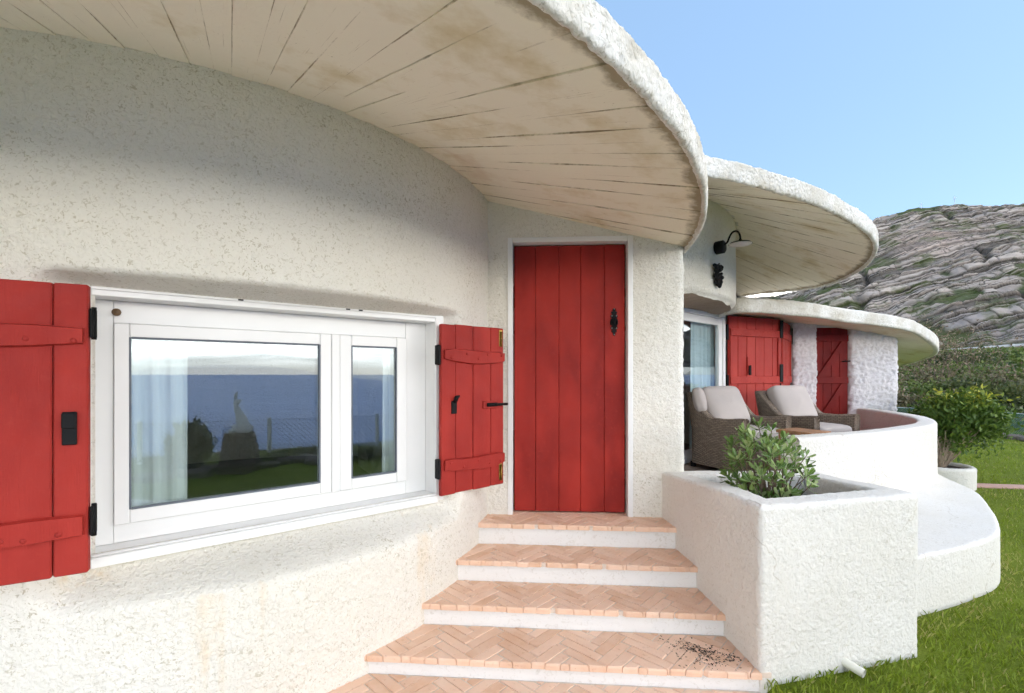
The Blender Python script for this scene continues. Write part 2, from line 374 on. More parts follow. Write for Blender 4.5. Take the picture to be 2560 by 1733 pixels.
a = Mat('lawn'); f = a.ramp(a.noise(1.7, 5, .6), (.35, 0), (.68, 1)); col = a.mix(f, (.15, .195, .02), (.21, .265, .03))
dry = a.ramp(a.noise(2.6, 5, .65), (.60, 0), (.74, 1)); col = a.mix(a.math('MULTIPLY', dry, .55), col, (.22, .18, .075))
col = a.mix(a.ramp(a.noise(70, 3), (.4, 0), (.7, .5)), col, (.05, .08, .01))
LAWN = a.set(col, .9, a.bump(a.noise(55, 4, .7), .9, .03), spec=.1)
a = Mat('headland'); f = a.ramp(a.noise(.35, 6, .65), (.4, 0), (.62, 1)); col = a.mix(f, (.06, .085, .025), (.13, .115, .06))
HEAD = a.set(col, .95, a.bump(a.noise(1.8, 5, .7), .9, .5))
a = Mat('limestone_hill'); at = a.n('ShaderNodeAttribute', attribute_name='tint').outputs['Color']
col = a.mix(a.math('MULTIPLY', a.ramp(a.noise(.9, 6, .7), (.35, 0), (.7, 1)), .35), at, (.31, .25, .21), 'MIX')
bed = a.n('ShaderNodeAttribute', attribute_name='bed').outputs['Fac']; crk = a.n('ShaderNodeAttribute', attribute_name='crack').outputs['Fac']
nb1 = a.math('MULTIPLY', a.math('SUBTRACT', a.noise(.55, 5, .65), .5), .9)
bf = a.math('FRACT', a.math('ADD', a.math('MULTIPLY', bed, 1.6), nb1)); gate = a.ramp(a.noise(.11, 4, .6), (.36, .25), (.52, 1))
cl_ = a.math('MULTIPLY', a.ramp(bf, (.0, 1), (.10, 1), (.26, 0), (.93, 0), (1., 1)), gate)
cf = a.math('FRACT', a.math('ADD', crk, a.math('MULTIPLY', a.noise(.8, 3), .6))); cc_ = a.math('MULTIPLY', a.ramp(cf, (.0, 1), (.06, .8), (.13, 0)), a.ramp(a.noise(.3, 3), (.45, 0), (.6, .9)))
col = a.mix(a.math('MULTIPLY', a.math('MAXIMUM', cl_, cc_), .85), col, (.05, .047, .038))                       # shade of open beds and cracks painted in as a dark soil tone
gr_ = a.math('MULTIPLY', a.ramp(a.noise(.16, 5, .65), (.52, 0), (.60, 1)), a.ramp(bf, (.25, 1), (.5, .35), (.9, 1))); col = a.mix(a.math('MULTIPLY', gr_, .8), col, (.085, .11, .035))
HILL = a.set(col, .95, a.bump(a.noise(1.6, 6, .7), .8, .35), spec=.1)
a = Mat('sea'); f = a.ramp(a.noise(.004, 4, .6, 0, a.co('Object', (1, 3, 1))), (.35, 0), (.7, 1)); col = a.mix(f, (.06, .20, .48), (.09, .25, .55))
nb = a.bump(a.noise(.12, 6, .65), .6, 2.0); nb = a.bump(a.noise(.9, 4), .5, .4, nb)
SEA = a.set(col, .4, nb, spec=.05)
a = Mat('pink_paving'); PINK = a.set(a.mix(a.noise(12, 5), (.42, .24, .19), (.55, .36, .30)), .9, a.bump(a.noise(40, 4), .5, .01))
FLOORM = m_plain('terrace_tiles', (.40, .30, .24), .8, var=.15)

# ================================================================== SETTING
# ground: lawn sheet that falls to the sea on one side and rises to the hill on the other
def coast(X, Y): return .79 * X - .61 * Y, .61 * X + .79 * Y
def ground_z(X, Y):
    s, t = coast(X, Y)
    edge = 5.6 + .42 * np.maximum(0, t - 13) + .3 * np.maximum(0, -t - 20)
    z = 4.6 * sstep(t, 17, 90) + .12 * fbm(np.stack([X * .3, Y * .3, 0 * X], -1), 3, 3) * sstep(t, 14, 24)
    d = s - edge + .5 * fbm(np.stack([X * .5, Y * .5, 0 * X + 4], -1), 8, 3)
    return z - 26 * sstep(d, 0, 9) - .2 * sstep(d, -.4, .4)
def axis(lim, fine, core):
    a = [0.]
    while a[-1] < lim:
        x = a[-1]; a.append(x + (fine if x < core else fine + (x - core) * .07))
    a = np.array(a); return np.r_[-a[:0:-1], a]
gx = axis(900, .35, 16) + 3; gy = axis(900, .35, 16) + 3
XX, YY = np.meshgrid(gx, gy, indexing='ij'); ZZ = ground_z(XX, YY)
foot = ((XX > -6) & (XX < 1.0) & (YY > .4) & (YY < 12)) | ((XX > -1) & (XX < 1.0) & (YY > .2) & (YY < 5)) | ((XX > 1.0) & (XX < 4.3) & (YY > 5) & (YY < 12))
ZZ = np.where(foot, -.25, ZZ)
g = smooth(mesh('ground', np.stack([XX, YY, ZZ], -1), gridfaces(len(gx), len(gy))))
g.materials.append(LAWN); g.materials.append(HEAD)
cxy = np.array([p.center[:2] for p in g.polygons]); S, T = coast(cxy[:, 0], cxy[:, 1])
g.polygons.foreach_set('material_index', ((T > 17.5) | (S > 4.9) | (T < -14)).astype(np.int32))
obj('ground', g, kind='structure')
se = mesh('sea', [(-30000, -30000, -19), (30000, -30000, -19), (30000, 30000, -19), (-30000, 30000, -19)], [(0, 1, 2, 3)])
obj('sea', se, SEA, kind='structure')

PAT = Mat('flagstone'); PATIO = PAT.set(PAT.mix(PAT.noise(2.5, 4), (.60, .56, .50), (.72, .68, .61)), .9, PAT.bump(PAT.noise(25, 4), .5, .01))
PATB = m_plain('patio_joint', (.30, .28, .24), 1)
pt = mesh('patio', [(-5.5, -2.2, .004), (1.12, -2.2, .004), (1.12, 1.64, -.05), (-5.5, 1.64, -.05)], [(0, 1, 2, 3)]); pto = obj('patio', pt, PATB, kind='structure')
y = -2.2; rp_ = random.Random(77)
while y < 1.6:
    hh = min(rp_.uniform(.45, .75), 1.62 - y); x = -5.5
    while x < .98:
        wd = min(rp_.uniform(.5, 1.0), 1.0 - x); j = lambda: rp_.uniform(-.02, .0)
        fz = lambda yy: .022 if yy < 0 else .022 - .05 * min(1, yy / 1.5)
        q = [(x + .012 - j(), y + .012 - j()), (x + wd - .012 + j(), y + .012 - j()), (x + wd - .012 + j(), y + hh - .012 + j()), (x + .012 - j(), y + hh - .012 + j())]
        if hh > .1 and wd > .08:
            V = [(a_, b_, fz(b_) - .03) for a_, b_ in q] + [(a_, b_, fz(b_)) for a_, b_ in q]
            obj('flagstone', mesh('flag', V, [(4, 5, 6, 7), (0, 1, 5, 4), (1, 2, 6, 5), (2, 3, 7, 6), (3, 0, 4, 7)]), PATIO, pto)
        x += wd
    y += hh

# limestone hill with tilted beds
def hill():
    av = np.concatenate([np.arange(-150, -66, .7), np.arange(-66, 16, .16), np.arange(16, 140, .7)]); bv = np.arange(97, 194, .17)
    A, B = np.meshgrid(av, bv, indexing='ij')
    Hr = np.interp(A, [-150, -110, -85, -62, -54, -41, -33, -27, -22, -13, -1, 10, 20, 34, 60, 95, 138], [4, 20, 27, 29, 29.5, 29.5, 37, 45.5, 50, 51, 48.6, 46, 43, 40, 33, 20, 3])
    Hr = Hr + 1.2 * fbm(np.stack([A * .12, 0 * A, 0 * A], -1), 21, 4)
    t = np.clip((B - 101) / (190 - 101), -.05, 1); p = np.sign(t) * np.abs(t) ** .86
    Z = EYE + 3.1 + (Hr - 3.1) * p - np.maximum(0, B - 190) ** 1.25 * .9
    P = np.stack([A, B, Z], -1)
    warp = 4.0 * fbm(P / 30, 31, 3) + .5 * fbm(P / 7, 35, 3)
    bulge = np.exp(-(((A + 8) / 9) ** 2 + ((Z - 33) / 6) ** 2))         # massive smoother outcrop
    th = .92; q = (Z - .40 * A + .12 * B + warp) / th
    q = q + .32 * np.sin(q * 2.1) + .22 * np.sin(q * .83 + 1)
    L = np.floor(q); fq = q - L
    hl = _h(L.astype(np.int64) + 500, (0 * L).astype(np.int64), (0 * L).astype(np.int64), 3)
    blk = (A * 1.0 + .5 * Z + 1.6 * vn(P / 4, 41)) / (1.3 + 4.5 * hl)
    bi = np.floor(blk); fb = blk - bi
    hb = _h(bi.astype(np.int64) + 900, L.astype(np.int64) + 500, (0 * L).astype(np.int64), 5)
    prof = np.minimum(1, np.minimum(fq, 1 - fq) * 4.5) ** .8 * (.55 + .45 * np.minimum(1, np.minimum(fb, 1 - fb) * 14) ** .5)
    veg = fbm(P / 13, 51, 4) + .35 * fbm(P / 3.5, 52, 3) - .18 * (Z > 22)
    veg += .30 * sstep(-A, 36, 60) + .5 * sstep(Z, 49.5, 52)
    vg = sstep(veg, .10, .22) * (1 - bulge)
    msv = sstep(fbm(P / 9, 55, 3), .18, .38)                           # massive faces without clear beds
    gul = np.exp(-((A + .35 * Z + 4 * fbm(P / 9, 57, 2)) % 21 - 10) ** 2 / .5) * sstep(fbm(P / 14, 58, 2), -.1, .2)
    d = (prof * (.2 + .75 * hl + .45 * hb)) * (1 - .5 * msv) - 1.6 * gul + msv * .9 * (fbm(P / 2.6, 59, 3))
    d = d * (1 - .75 * bulge) * (1 - .75 * vg) + 2.5 * bulge + 1.6 * fbm(P / 12, 61, 4) + .5 * fbm(P / 1.7, 63, 2)
    N = np.array([0, -.78, .62]); Q = P + d[..., None] * N
    X = (Q[..., 0] + Q[..., 1]) * .70711; Y = (Q[..., 1] - Q[..., 0]) * .70711
    hn = fbm(P / 5, 71, 3)[..., None]
    pale = np.array([.58, .495, .42]); grey = np.array([.25, .23, .22]); pink = np.array([.44, .34, .28])
    k = np.clip(hb * .7 + .3 * hl, 0, 1)[..., None]
    col = grey * (1 - k) + pale * k; lo = sstep(15 - Z + 5 * hn[..., 0], 0, 6)[..., None]
    col = col * (1 - .45 * lo) + np.array([.19, .185, .2]) * .45 * lo
    bb = bulge[..., None] * np.clip(.7 + hn, 0, 1); col = col * (1 - bb) + pink * bb
    soil = np.maximum(sstep(1 - prof, .15, .55), .85 * (hl < .2)); soil = np.maximum(soil * (1 - .55 * msv), .8 * np.minimum(1, gul * 1.5))[..., None] * (1 - .6 * bulge[..., None]); col = col * (1 - .9 * soil) + np.array([.045, .042, .034]) * .9 * soil  # shade of recesses and gullies painted into the tint as soil colour
    gv = np.array([.055, .085, .025]) + .05 * np.clip(fbm(P / 2, 81, 2)[..., None], 0, 1); col = col * (1 - vg[..., None]) + gv * vg[..., None]
    me = smooth(mesh('hill', np.stack([X, Y, Q[..., 2]], -1), gridfaces(len(av), len(bv), flip=True)), False)
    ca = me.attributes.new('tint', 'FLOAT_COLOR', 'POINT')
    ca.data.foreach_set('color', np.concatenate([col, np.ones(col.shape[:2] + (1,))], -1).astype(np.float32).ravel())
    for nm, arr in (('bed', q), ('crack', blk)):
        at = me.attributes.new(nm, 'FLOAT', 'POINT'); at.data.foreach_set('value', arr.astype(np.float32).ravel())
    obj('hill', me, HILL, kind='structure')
hill()

# ------------------------------------------------------------------ HOUSE
house = thing('house', (-1, 4.5, 0), 'white roughcast house of round units with mushroom roofs and red woodwork', 'house')
C1 = np.array([-2.33, 3.84]); R1 = 2.2; C2 = np.array([.36, 6.26]); R2 = 2.4
ZW1, ZE1 = EYE + 1.27, EYE + .90
WF = Fr((-1.725, 1.897), (.785, .62))                     # main window plane
WT, WB = EYE + .345, EYE - .755                           # top and bottom of its opening
WL, WR = -.02, 1.63
def soff1(r): return ZW1 + (ZE1 - ZW1) * (r - R1) / (3.6 - R1)

th = np.r_[np.linspace(-128, -4, 400), np.linspace(0, 228, 60)]; thr = np.radians(th)
zz = np.arange(-.12, 2.86, .012)
TH, Z = np.meshgrid(thr, zz, indexing='ij'); D = np.stack([np.cos(TH), np.sin(TH)], -1)
den = D @ WF.n; k = (WF.o - C1) @ WF.n; rc = np.where(den > .3, k / np.maximum(den, .3), 9.)
PX = C1 + D * np.minimum(rc, 9)[..., None]; U = (PX - WF.o) @ WF.d
du = np.maximum(np.maximum(WL - U, U - WR), 0); dz_t = np.maximum(Z - WT, 0); dz_b = np.maximum(WB - Z, 0)
dist = np.sqrt((du / .10) ** 2 + (dz_t / .06) ** 2 + (dz_b / .17) ** 2); inside = (rc < 3) & (np.abs(TH + .87) < .9)
wgt = np.where(inside, sstep(dist, .12, 1.0), 1.)
RR = np.minimum(rc, R1) * (1 - wgt) + R1 * wgt; RR = np.where(rc > R1, R1, RR)
P = np.concatenate([C1 + D * RR[..., None], Z[..., None]], -1)
P = dgrid(P, 1, .0036, .003, .012, wt=np.where(inside, sstep(dist, .3, 1.3), 1))
hole = (inside & (U > .005) & (U < 1.60) & (Z > WB + .012) & (Z < WT - .012))
qm = ~(hole[:-1, :-1] & hole[1:, :-1] & hole[1:, 1:] & hole[:-1, 1:])
obj('round_wall', smooth(mesh('wall1', P, gridfaces(len(th), len(zz), mask=qm))), STUCCO, house)
obj('interior_floor', mesh('fl', [(C1[0] + 2.1 * math.cos(x), C1[1] + 2.1 * math.sin(x), .44) for x in np.linspace(0, 6.283, 49)[:-1]], [tuple(range(48))]), ROOM, house)

# --- round roofs with board-marked soffits
def roof(c, Rw, Re, zw, ze, thick, arcs, name, seed, bw=(.10, .22), label=None, wtop=.16):
    """Re, ze: functions of theta (degrees)"""
    rf = empty_part(name, house, label); r = random.Random(seed)
    th = np.concatenate([np.arange(a0, a1, .13) for a0, a1 in arcs] + [np.arange(arcs[-1][1], arcs[0][0] + 360, .8)]); t = np.radians(th); D = np.stack([np.cos(t), np.sin(t)], -1)
    re = np.array([Re(x) for x in th]); zE = np.array([ze(x) for x in th])
    ring = np.stack([np.cos(t) * 30, np.sin(t) * 30, 0 * t], -1)
    prof = [(-.034, .014), (-.026, -.001), (-.016, -.005), (-.005, -.002), (0, .008)] + [(.004, x) for x in np.linspace(.024, thick - .012, 13)] + [(-.006, thick - .002), (-.035, thick + .004)]
    rows = []
    for dr, dz in prof: rows.append(np.concatenate([c + D * (re + dr)[:, None], (zE + dz)[:, None]], 1))
    P = np.stack(rows, 1)
    rag = .007 * fbm(np.stack([t * 60, 0 * t, 0 * t + seed], -1), seed, 4) + .012 * fbm(np.stack([np.cos(t) * 6, np.sin(t) * 6, 0 * t], -1), seed + 2, 3)
    P[:, :, 2] += rag[:, None] * np.linspace(.7, 1.3, len(prof))[None]
    P[:, :5, 2] += (.007 * vn(np.stack([t * 130, 0 * t, 0 * t], -1), seed + 7))[:, None]
    P = dgrid(P, seed, .0040, .0030, .005, cu=True, sign=-1, f=60.)
    obj('fascia', smooth(mesh('fascia', P, gridfaces(len(th), len(prof), cu=True, flip=True))), FASCIA, rf)
    # top shell and backing above the boards
    rr = np.linspace(1, 0, 9); top = np.stack([np.concatenate([c + D * ((re - .04) * q)[:, None], (zE + thick + (zw - zE) * (1 - q ** 1.6) * 1.7)[:, None]], 1) for q in rr], 1)
    obj('roof_shell', smooth(mesh('shell', top, gridfaces(len(th), 9, cu=True, flip=True))), FASCIA, rf)
    q = np.linspace(0, 1, 6); bk = np.stack([np.concatenate([c + D * (Rw - .12 + (re - .03 - Rw + .12) * x)[:, None], (zw + .034 + (zE - zw) * np.maximum(-.1, ((Rw - .12 + (re - .03 - Rw + .12) * x - Rw) / (re - Rw))))[:, None]], 1) for x in q], 1)
    obj('soffit_backing', smooth(mesh('backing', bk, gridfaces(len(th), 6, cu=True))), JOINT, rf)
    # boards
    for a0, a1 in arcs:
        x = a0
        while x < a1:
            wd = math.degrees(r.uniform(*bw) / Re(x)); m = 15; dzb = r.uniform(-.0012, .0012); gap = r.uniform(-.0006, .0009)
            V = []; uvs = []
            cols = 4
            for i in range(m):
                f = i / (m - 1)
                for jx in range(cols):
                    fj = jx / (cols - 1); an = x + wd * fj; reb = Re(an) - .028; rad = (Rw - .05) + (reb - Rw + .05) * f
                    tt = math.radians(an); g = 0
                    if jx == 0: g = gap * (1 + .8 * math.sin(f * 23 + x * 7)) + .0007 * r.random()
                    if jx == cols - 1: g = -gap * (1 + .8 * math.sin(f * 19 + x * 5)) - .0007 * r.random()
                    z = zw + (ze(an) - zw) * (rad - Rw) / (Re(an) - Rw) + dzb + .0012 * r.uniform(-1, 1) + .003 * math.sin(f * 5 + x)
                    px, py = c[0] + math.cos(tt) * rad - math.sin(tt) * g, c[1] + math.sin(tt) * rad + math.cos(tt) * g
                    V.append((px, py, z)); uvs.append((fj, f))
            nb_ = len(V); V += V + [(p[0], p[1], p[2] + .03) for p in V]
            F = []
            for i in range(m - 1):
                for jx in range(cols - 1):
                    k = i * cols + jx; F.append((k, k + 1, k + cols + 1, k + cols))
                k = nb_ + i * cols; F.append((k, k + cols, nb_ + k + cols, nb_ + k)); k += cols - 1; F.append((k, nb_ + k, nb_ + k + cols, k + cols))
            me = mesh('board', V, F); ul = me.uv_layers.new(name='UVMap'); uu = uvs * 3
            for lp in me.loops: ul.data[lp.index].uv = uu[lp.vertex_index]
            smooth(me); obj('soffit_board', me, SOFFIT, rf); x += wd
    return rf
roof(C1, R1, lambda a: 3.64, ZW1, lambda a: ZE1, .12, [(-142, 8)], 'roof', 11, (.08, .19))
def Re2(a):
    a = (a + 180) % 360 - 180
    return float(2.56 + 1.04 * sstep(a, -91, -86) * (1 - sstep(a, 120, 150)))
def Ze2(a):
    a = (a + 180) % 360 - 180
    return EYE + 1.10 + .16 * float(sstep(a, -12, 22)) + .10 * float(1 - sstep(a, -86, -50))
roof(C2, R2, Re2, EYE + 1.66, Ze2, .115, [(-90, 55)], 'roof', 23, (.08, .17))

# --- porch wall with the red front door
PF = Fr((-.45, 3.405), (.998, -.062)); PE = 1.69
DU0, DU1, DZ = .452, 1.288, EYE + .965; DB = .455
uu = np.arange(0, PE + .001, .0125); zz = np.arange(-.1, 2.80, .0125)
Ug, Zg = np.meshgrid(uu, zz, indexing='ij')
rw = np.linalg.norm(PF.o + PF.d * uu[:, None] - C1, axis=1); ztop = soff1(rw) + .03
Zg = np.minimum(Zg, ztop[:, None])
rc_ = .05; nn = np.where(Ug > PE - rc_, -(rc_ - np.sqrt(np.maximum(rc_ ** 2 - (Ug - PE + rc_) ** 2, 0))), 0)
XY = PF.o + PF.d * Ug[..., None] + PF.n * nn[..., None]; P = np.concatenate([XY, Zg[..., None]], -1)
indoor = (Ug > DU0) & (Ug < DU1) & (Zg < DZ) & (Zg > DB - .3)
nd = np.maximum(np.maximum(DU0 - Ug, Ug - DU1), Zg - DZ)
P = dgrid(P, 4, .0045, .0045, .006, sign=1, wt=sstep(nd, .045, .10), f=40)
qm = ~(indoor[:-1, :-1] | indoor[1:, 1:] | indoor[1:, :-1] | indoor[:-1, 1:])
obj('porch_wall', smooth(mesh('porch', P, gridfaces(*Ug.shape, mask=qm))), STUCCO, house)
# return of the porch wall towards the terrace
vv = np.arange(0, 1.6, .02); zz = np.arange(-.1, 2.42, .02); Vg, Zg = np.meshgrid(vv, zz, indexing='ij')
XY = PF.o + PF.d * PE + PF.n * (-.05 - Vg)[..., None]; P = dgrid(np.concatenate([XY, Zg[..., None]], -1), 5, sign=1)
obj('porch_wall', smooth(mesh('porch_side', P, gridfaces(*Vg.shape))), STUCCO, house)
door = empty_part('front_door', house, 'tall red front door of five planks with black knocker plate')
fw = .032
obj('door_frame', join_boxes(PF, [(DU0 - fw, DU0 + .004, -.09, .008, DB, DZ + fw), (DU1 - .004, DU1 + fw, -.09, .008, DB, DZ + fw), (DU0 + .005, DU1 - .005, -.09, .007, DZ - .004, DZ + fw)]), UPVC, door)
dl, dr, dt, dbt = DU0 + .012, DU1 - .012, DZ - .012, DB + .012
ws = [.158, .172, .160, .172, .15]; tot = sum(ws); x = dl
for wd in ws:
    wd = wd / tot * (dr - dl)
    obj('plank', box_mesh(PF, x + .0008, x + wd - .0008, -.125, -.07 + random.uniform(-.001, .001), dbt, dt, .0035), RED_DOOR, door); x += wd
obj('door_backing', box_mesh(PF, dl, dr, -.15, -.127, dbt, dt, 0), DARK, door)
# knocker plate: ornate outline
half = [(0, .105), (.010, .098), (.013, .085), (.010, .078), (.024, .076), (.022, .064), (.014, .060), (.026, .050), (.027, .036), (.016, .030), (.027, .020), (.030, 0), (.027, -.020),
        (.016, -.030), (.027, -.038), (.025, -.052), (.013, -.058), (.020, -.066), (.018, -.076), (.009, -.076), (.010, -.092), (0, -.105)]
outl = half + [(-x, y) for x, y in half[-2:0:-1]]
kc = (1.288 - .012 - .078, EYE + .385)
def plate_mesh(fr, cu, cz, outline, n0, n1):
    k = len(outline); V = [fr.p(cu + x, n0, cz + y) for x, y in outline] + [fr.p(cu + x * .92, n1, cz + y * .97) for x, y in outline]
    F = [tuple(range(k, 2 * k))[::-1]] + [(i, (i + 1) % k, k + (i + 1) % k, k + i) for i in range(k)]
    return mesh('plate', V, F)
obj('knocker_plate', plate_mesh(PF, kc[0], kc[1], outl, -.071, -.062), IRON, door)
ringp = [PF.p(kc[0] + .021 * math.cos(t), -.055 + .012 * (math.sin(t) < 0), kc[1] - .004 + .030 * math.sin(t)) for t in np.linspace(0, 6.283, 25)[:-1]]
obj('knocker', merge([tube_mesh(ringp, .0055, 8, closed=True), tube_mesh([PF.p(kc[0], -.066, kc[1] + .025), PF.p(kc[0], -.044, kc[1] + .012), PF.p(kc[0], -.050, kc[1] - .03)], [.010, .012, .008], 8)]), IRON, door)
def dome(r=.006, h=.6):
    V = []; F = []
    for i, (q, z) in enumerate(((1, 0), (.8, .6), (.35, .95))):
        V += [(q * r * math.cos(t), q * r * math.sin(t), z * r * h) for t in np.arange(8) * math.pi / 4]
    for i in range(2):
        for j in range(8): F.append((i * 8 + j, i * 8 + (j + 1) % 8, i * 8 + 8 + (j + 1) % 8, i * 8 + 8 + j))
    F.append(tuple(range(16, 24))); return smooth(mesh('dome', V, F))
def face_rot(fr): return Vector((fr.n[0], fr.n[1], 0)).to_track_quat('Z', 'Y').to_euler()
rv = dome(.0035); rv.materials.append(RIVET)
for x, y in ((0, .095), (-.0165, .045), (.0165, .045), (-.0165, -.045), (.0165, -.045), (0, -.092)):
    obj('rivet', rv, None, door, PF.p(kc[0] + x, -.062, kc[1] + y), face_rot(PF))

# --- main window
win = empty_part('window', house, 'wide white framed window reflecting the sea')
n0 = -.16
obj('casing', join_boxes(WF, [(-.035, .0, n0, .014, WB - .03, WT + .03), (1.585, 1.64, n0, .014, WB - .03, WT + .03), (.001, 1.584, n0, .012, WT - .02, WT + .03)]), UPVC, win)
obj('track', box_mesh(WF, .0, 1.585, .0125, .022, WT + .004, WT + .016, .002), UPVC, win)
obj('sill', join_boxes(WF, [(.001, 1.584, n0, .045, WB - .03, WB + .012), (.001, 1.584, .02, .034, WB + .0125, WB + .022)]), UPVC, win)
sb, stp = EYE - .66, EYE + .225
obj('fixed_frame', join_boxes(WF, [(.001, .064, n0, -.118, WB + .013, WT - .021), (1.447, 1.584, n0, -.118, WB + .013, WT - .021), (.065, 1.446, n0, -.119, WB + .013, sb - .002), (.065, 1.446, n0, -.119, stp + .002, WT - .021)], .002), UPVC, win)
gb, gt = EYE - .598, EYE + .165
def sash(u0, u1, g0, g1):
    s = obj('sash', join_boxes(WF, [(u0, g0, n0, -.098, sb, stp), (g1, u1, n0, -.098, sb, stp), (g0 + .0005, g1 - .0005, n0, -.099, sb, gb), (g0 + .0005, g1 - .0005, n0, -.099, gt, stp)], .004), UPVC, win)
    obj('pane', mesh('pane', [WF.p(g0 - .003, -.115, gb - .003), WF.p(g1 + .003, -.115, gb - .003), WF.p(g1 + .003, -.115, gt + .003), WF.p(g0 - .003, -.115, gt + .003)], [(0, 1, 2, 3)]), GLASS, win)
    V = []; nu, nv = 24, 16; uc, zc = (g0 + g1) / 2, (gb + gt) / 2        # the inner leaf of the double glazing is a little bowed
    for i in range(nu + 1):
        for j in range(nv + 1):
            u = g0 + (g1 - g0) * i / nu; z = gb + (gt - gb) * j / nv
            V.append(WF.p(u, -.138 + .0092 * (z - zc) * math.cos(math.pi * (u - .52) / 1.0), z))
    obj('pane', smooth(mesh('pane2', V, [tuple(x) for x in gridfaces(nu + 1, nv + 1)])), GLASS_IN, win)
    obj('glazing_bead', join_boxes(WF, [(g0 - .002, g0 + .006, -.116, -.1, gb, gt), (g1 - .006, g1 + .002, -.116, -.1, gb, gt), (g0 + .0065, g1 - .0065, -.116, -.1, gb - .002, gb + .006), (g0 + .0065, g1 - .0065, -.116, -.1, gt - .006, gt + .002)], 0), m_plain('bead_grey', (.12, .14, .17), .5), win)
sash(.066, .990, .119, .930); sash(1.035, 1.445, 1.103, 1.379)
obj('mullion', box_mesh(WF, .9905, 1.0345, n0, -.094, sb, stp, .003), UPVC, win)
kn = []
V = []; F = []
pr = [(.0, .0), (.011, 0), (.011, .006), (.014, .010), (.017, .018), (.015, .026), (.008, .031), (0, .032)]
for q, hgt in pr:
    for t in np.arange(14) * 2 * math.pi / 14: V.append(WF.p(.075 + q * math.cos(t), -.118 + hgt, EYE + .272 + q * math.sin(t)))
F = [tuple(f) for f in gridfaces(len(pr), 14, cv=True)]
obj('knob', smooth(mesh('knob', V, F)), m_plain('brown_knob', (.16, .09, .04), .4), win)
for u, n_, z in ((.52, .0235, WT + .010), (1.03, .0235, WT + .010), (1.10, .0235, WT + .010)):
    obj('track_slot', box_mesh(WF, u, u + .022, n_ - .003, n_, z - .003, z + .004, 0), DARK, win)
for u in (.30, .42, .62, .88, 1.05, 1.22, 1.37):
    obj('fixing', box_mesh(WF, u, u + .010, .010, .0165, WB + .0125, WB + .0155, 0), IRON, win)

# --- plank shutters of the window
nail = dome(.010, .5); nail.materials.append(RED)
def shutter(fr, widths, z0, z1, battens, extra, label, mat=RED, th=.03, sign=1, rough_b=.006, skewed=None):
    s = empty_part('shutter', house, label); u = 0; tot = sum(widths)
    for i, wd in enumerate(widths):
        dz = random.uniform(-.004, .004)
        obj('plank', box_mesh(fr, sign * (u + .0012), sign * (u + wd - .0012), 0, th + random.uniform(-.002, .002), z0 + dz, z1 + dz, .005, .0015), mat, s); u += wd
    for (a, b, z, hgt) in battens:
        d = random.uniform(-.008, .008); bm = bmesh.new(); V = []; n = 9
        for i in range(n):
            f = i / (n - 1); uu_ = a + (b - a) * f; wob = .006 * math.sin(f * 5 + z * 9); hh = hgt / 2 * (1 + .10 * math.sin(f * 7 + z * 3) - (.22 if i in (0, n - 1) else 0))
            for nn_ in (th - .001, th + .022):
                for sg in (-1, 1): V.append(fr.p(sign * uu_, nn_ - (.006 if nn_ > th and i in (0, n - 1) else 0), z + wob + d * f + sg * hh * (1 if nn_ < th else .86)))
        F = []
        for i in range(n - 1):
            k = i * 4
            for p, q in ((0, 1), (1, 3), (3, 2), (2, 0)): F.append((k + p, k + q, k + 4 + q, k + 4 + p))
        F += [(0, 1, 3, 2), (4 * n - 4, 4 * n - 2, 4 * n - 1, 4 * n - 3)]
        me = mesh('batten', V, F); bm.from_mesh(me); bmesh.ops.recalc_face_normals(bm, faces=bm.faces); bm.to_mesh(me); bm.free()
        obj('batten', me, mat, s)
        for i in range(max(3, int((b - a) / .085))):
            f = (i + .5 + random.uniform(-.25, .25)) / max(3, int((b - a) / .085))
            obj('nail', nail, None, s, fr.p(sign * (a + (b - a) * f), th + .0215, z + d * f + random.choice((-1, 1)) * hgt * random.uniform(.12, .24)), face_rot(fr))
    extra(s, fr, sign, th); return s
SL = Fr((-1.574, 1.730), (.880, .475))                     # hinge edge of the near shutter, u grows to the right (so it uses negative u)
def ex_l(s, fr, sg, th):
    obj('latch_plate', box_mesh(fr, -.070, -.029, th, th + .010, EYE - .255, EYE - .135, .003), IRON, s)
    obj('latch_plate', box_mesh(fr, -.069, -.030, th + .0105, th + .020, EYE - .195, EYE - .138, .004), IRON, s)
    for z in (EYE + .19, EYE - .54): obj('hinge', merge([box_mesh(fr, .004, .014, -.02, th + .002, z - .055, z + .055, .004), tube_mesh([fr.p(.012, th * .4, z - .06), fr.p(.012, th * .4, z + .06)], .008, 8)]), IRON, s)
shutter(SL, [.098, .27, .27, .27, .26], EYE - .727, EYE + .333, [(.012, 1.1, EYE + .135, .085), (.012, 1.1, EYE - .555, .095)], ex_l, 'wide red plank shutter folded back against the wall', RED, .034, -1)
SR = Fr((-.453, 2.850), (.377, .325))
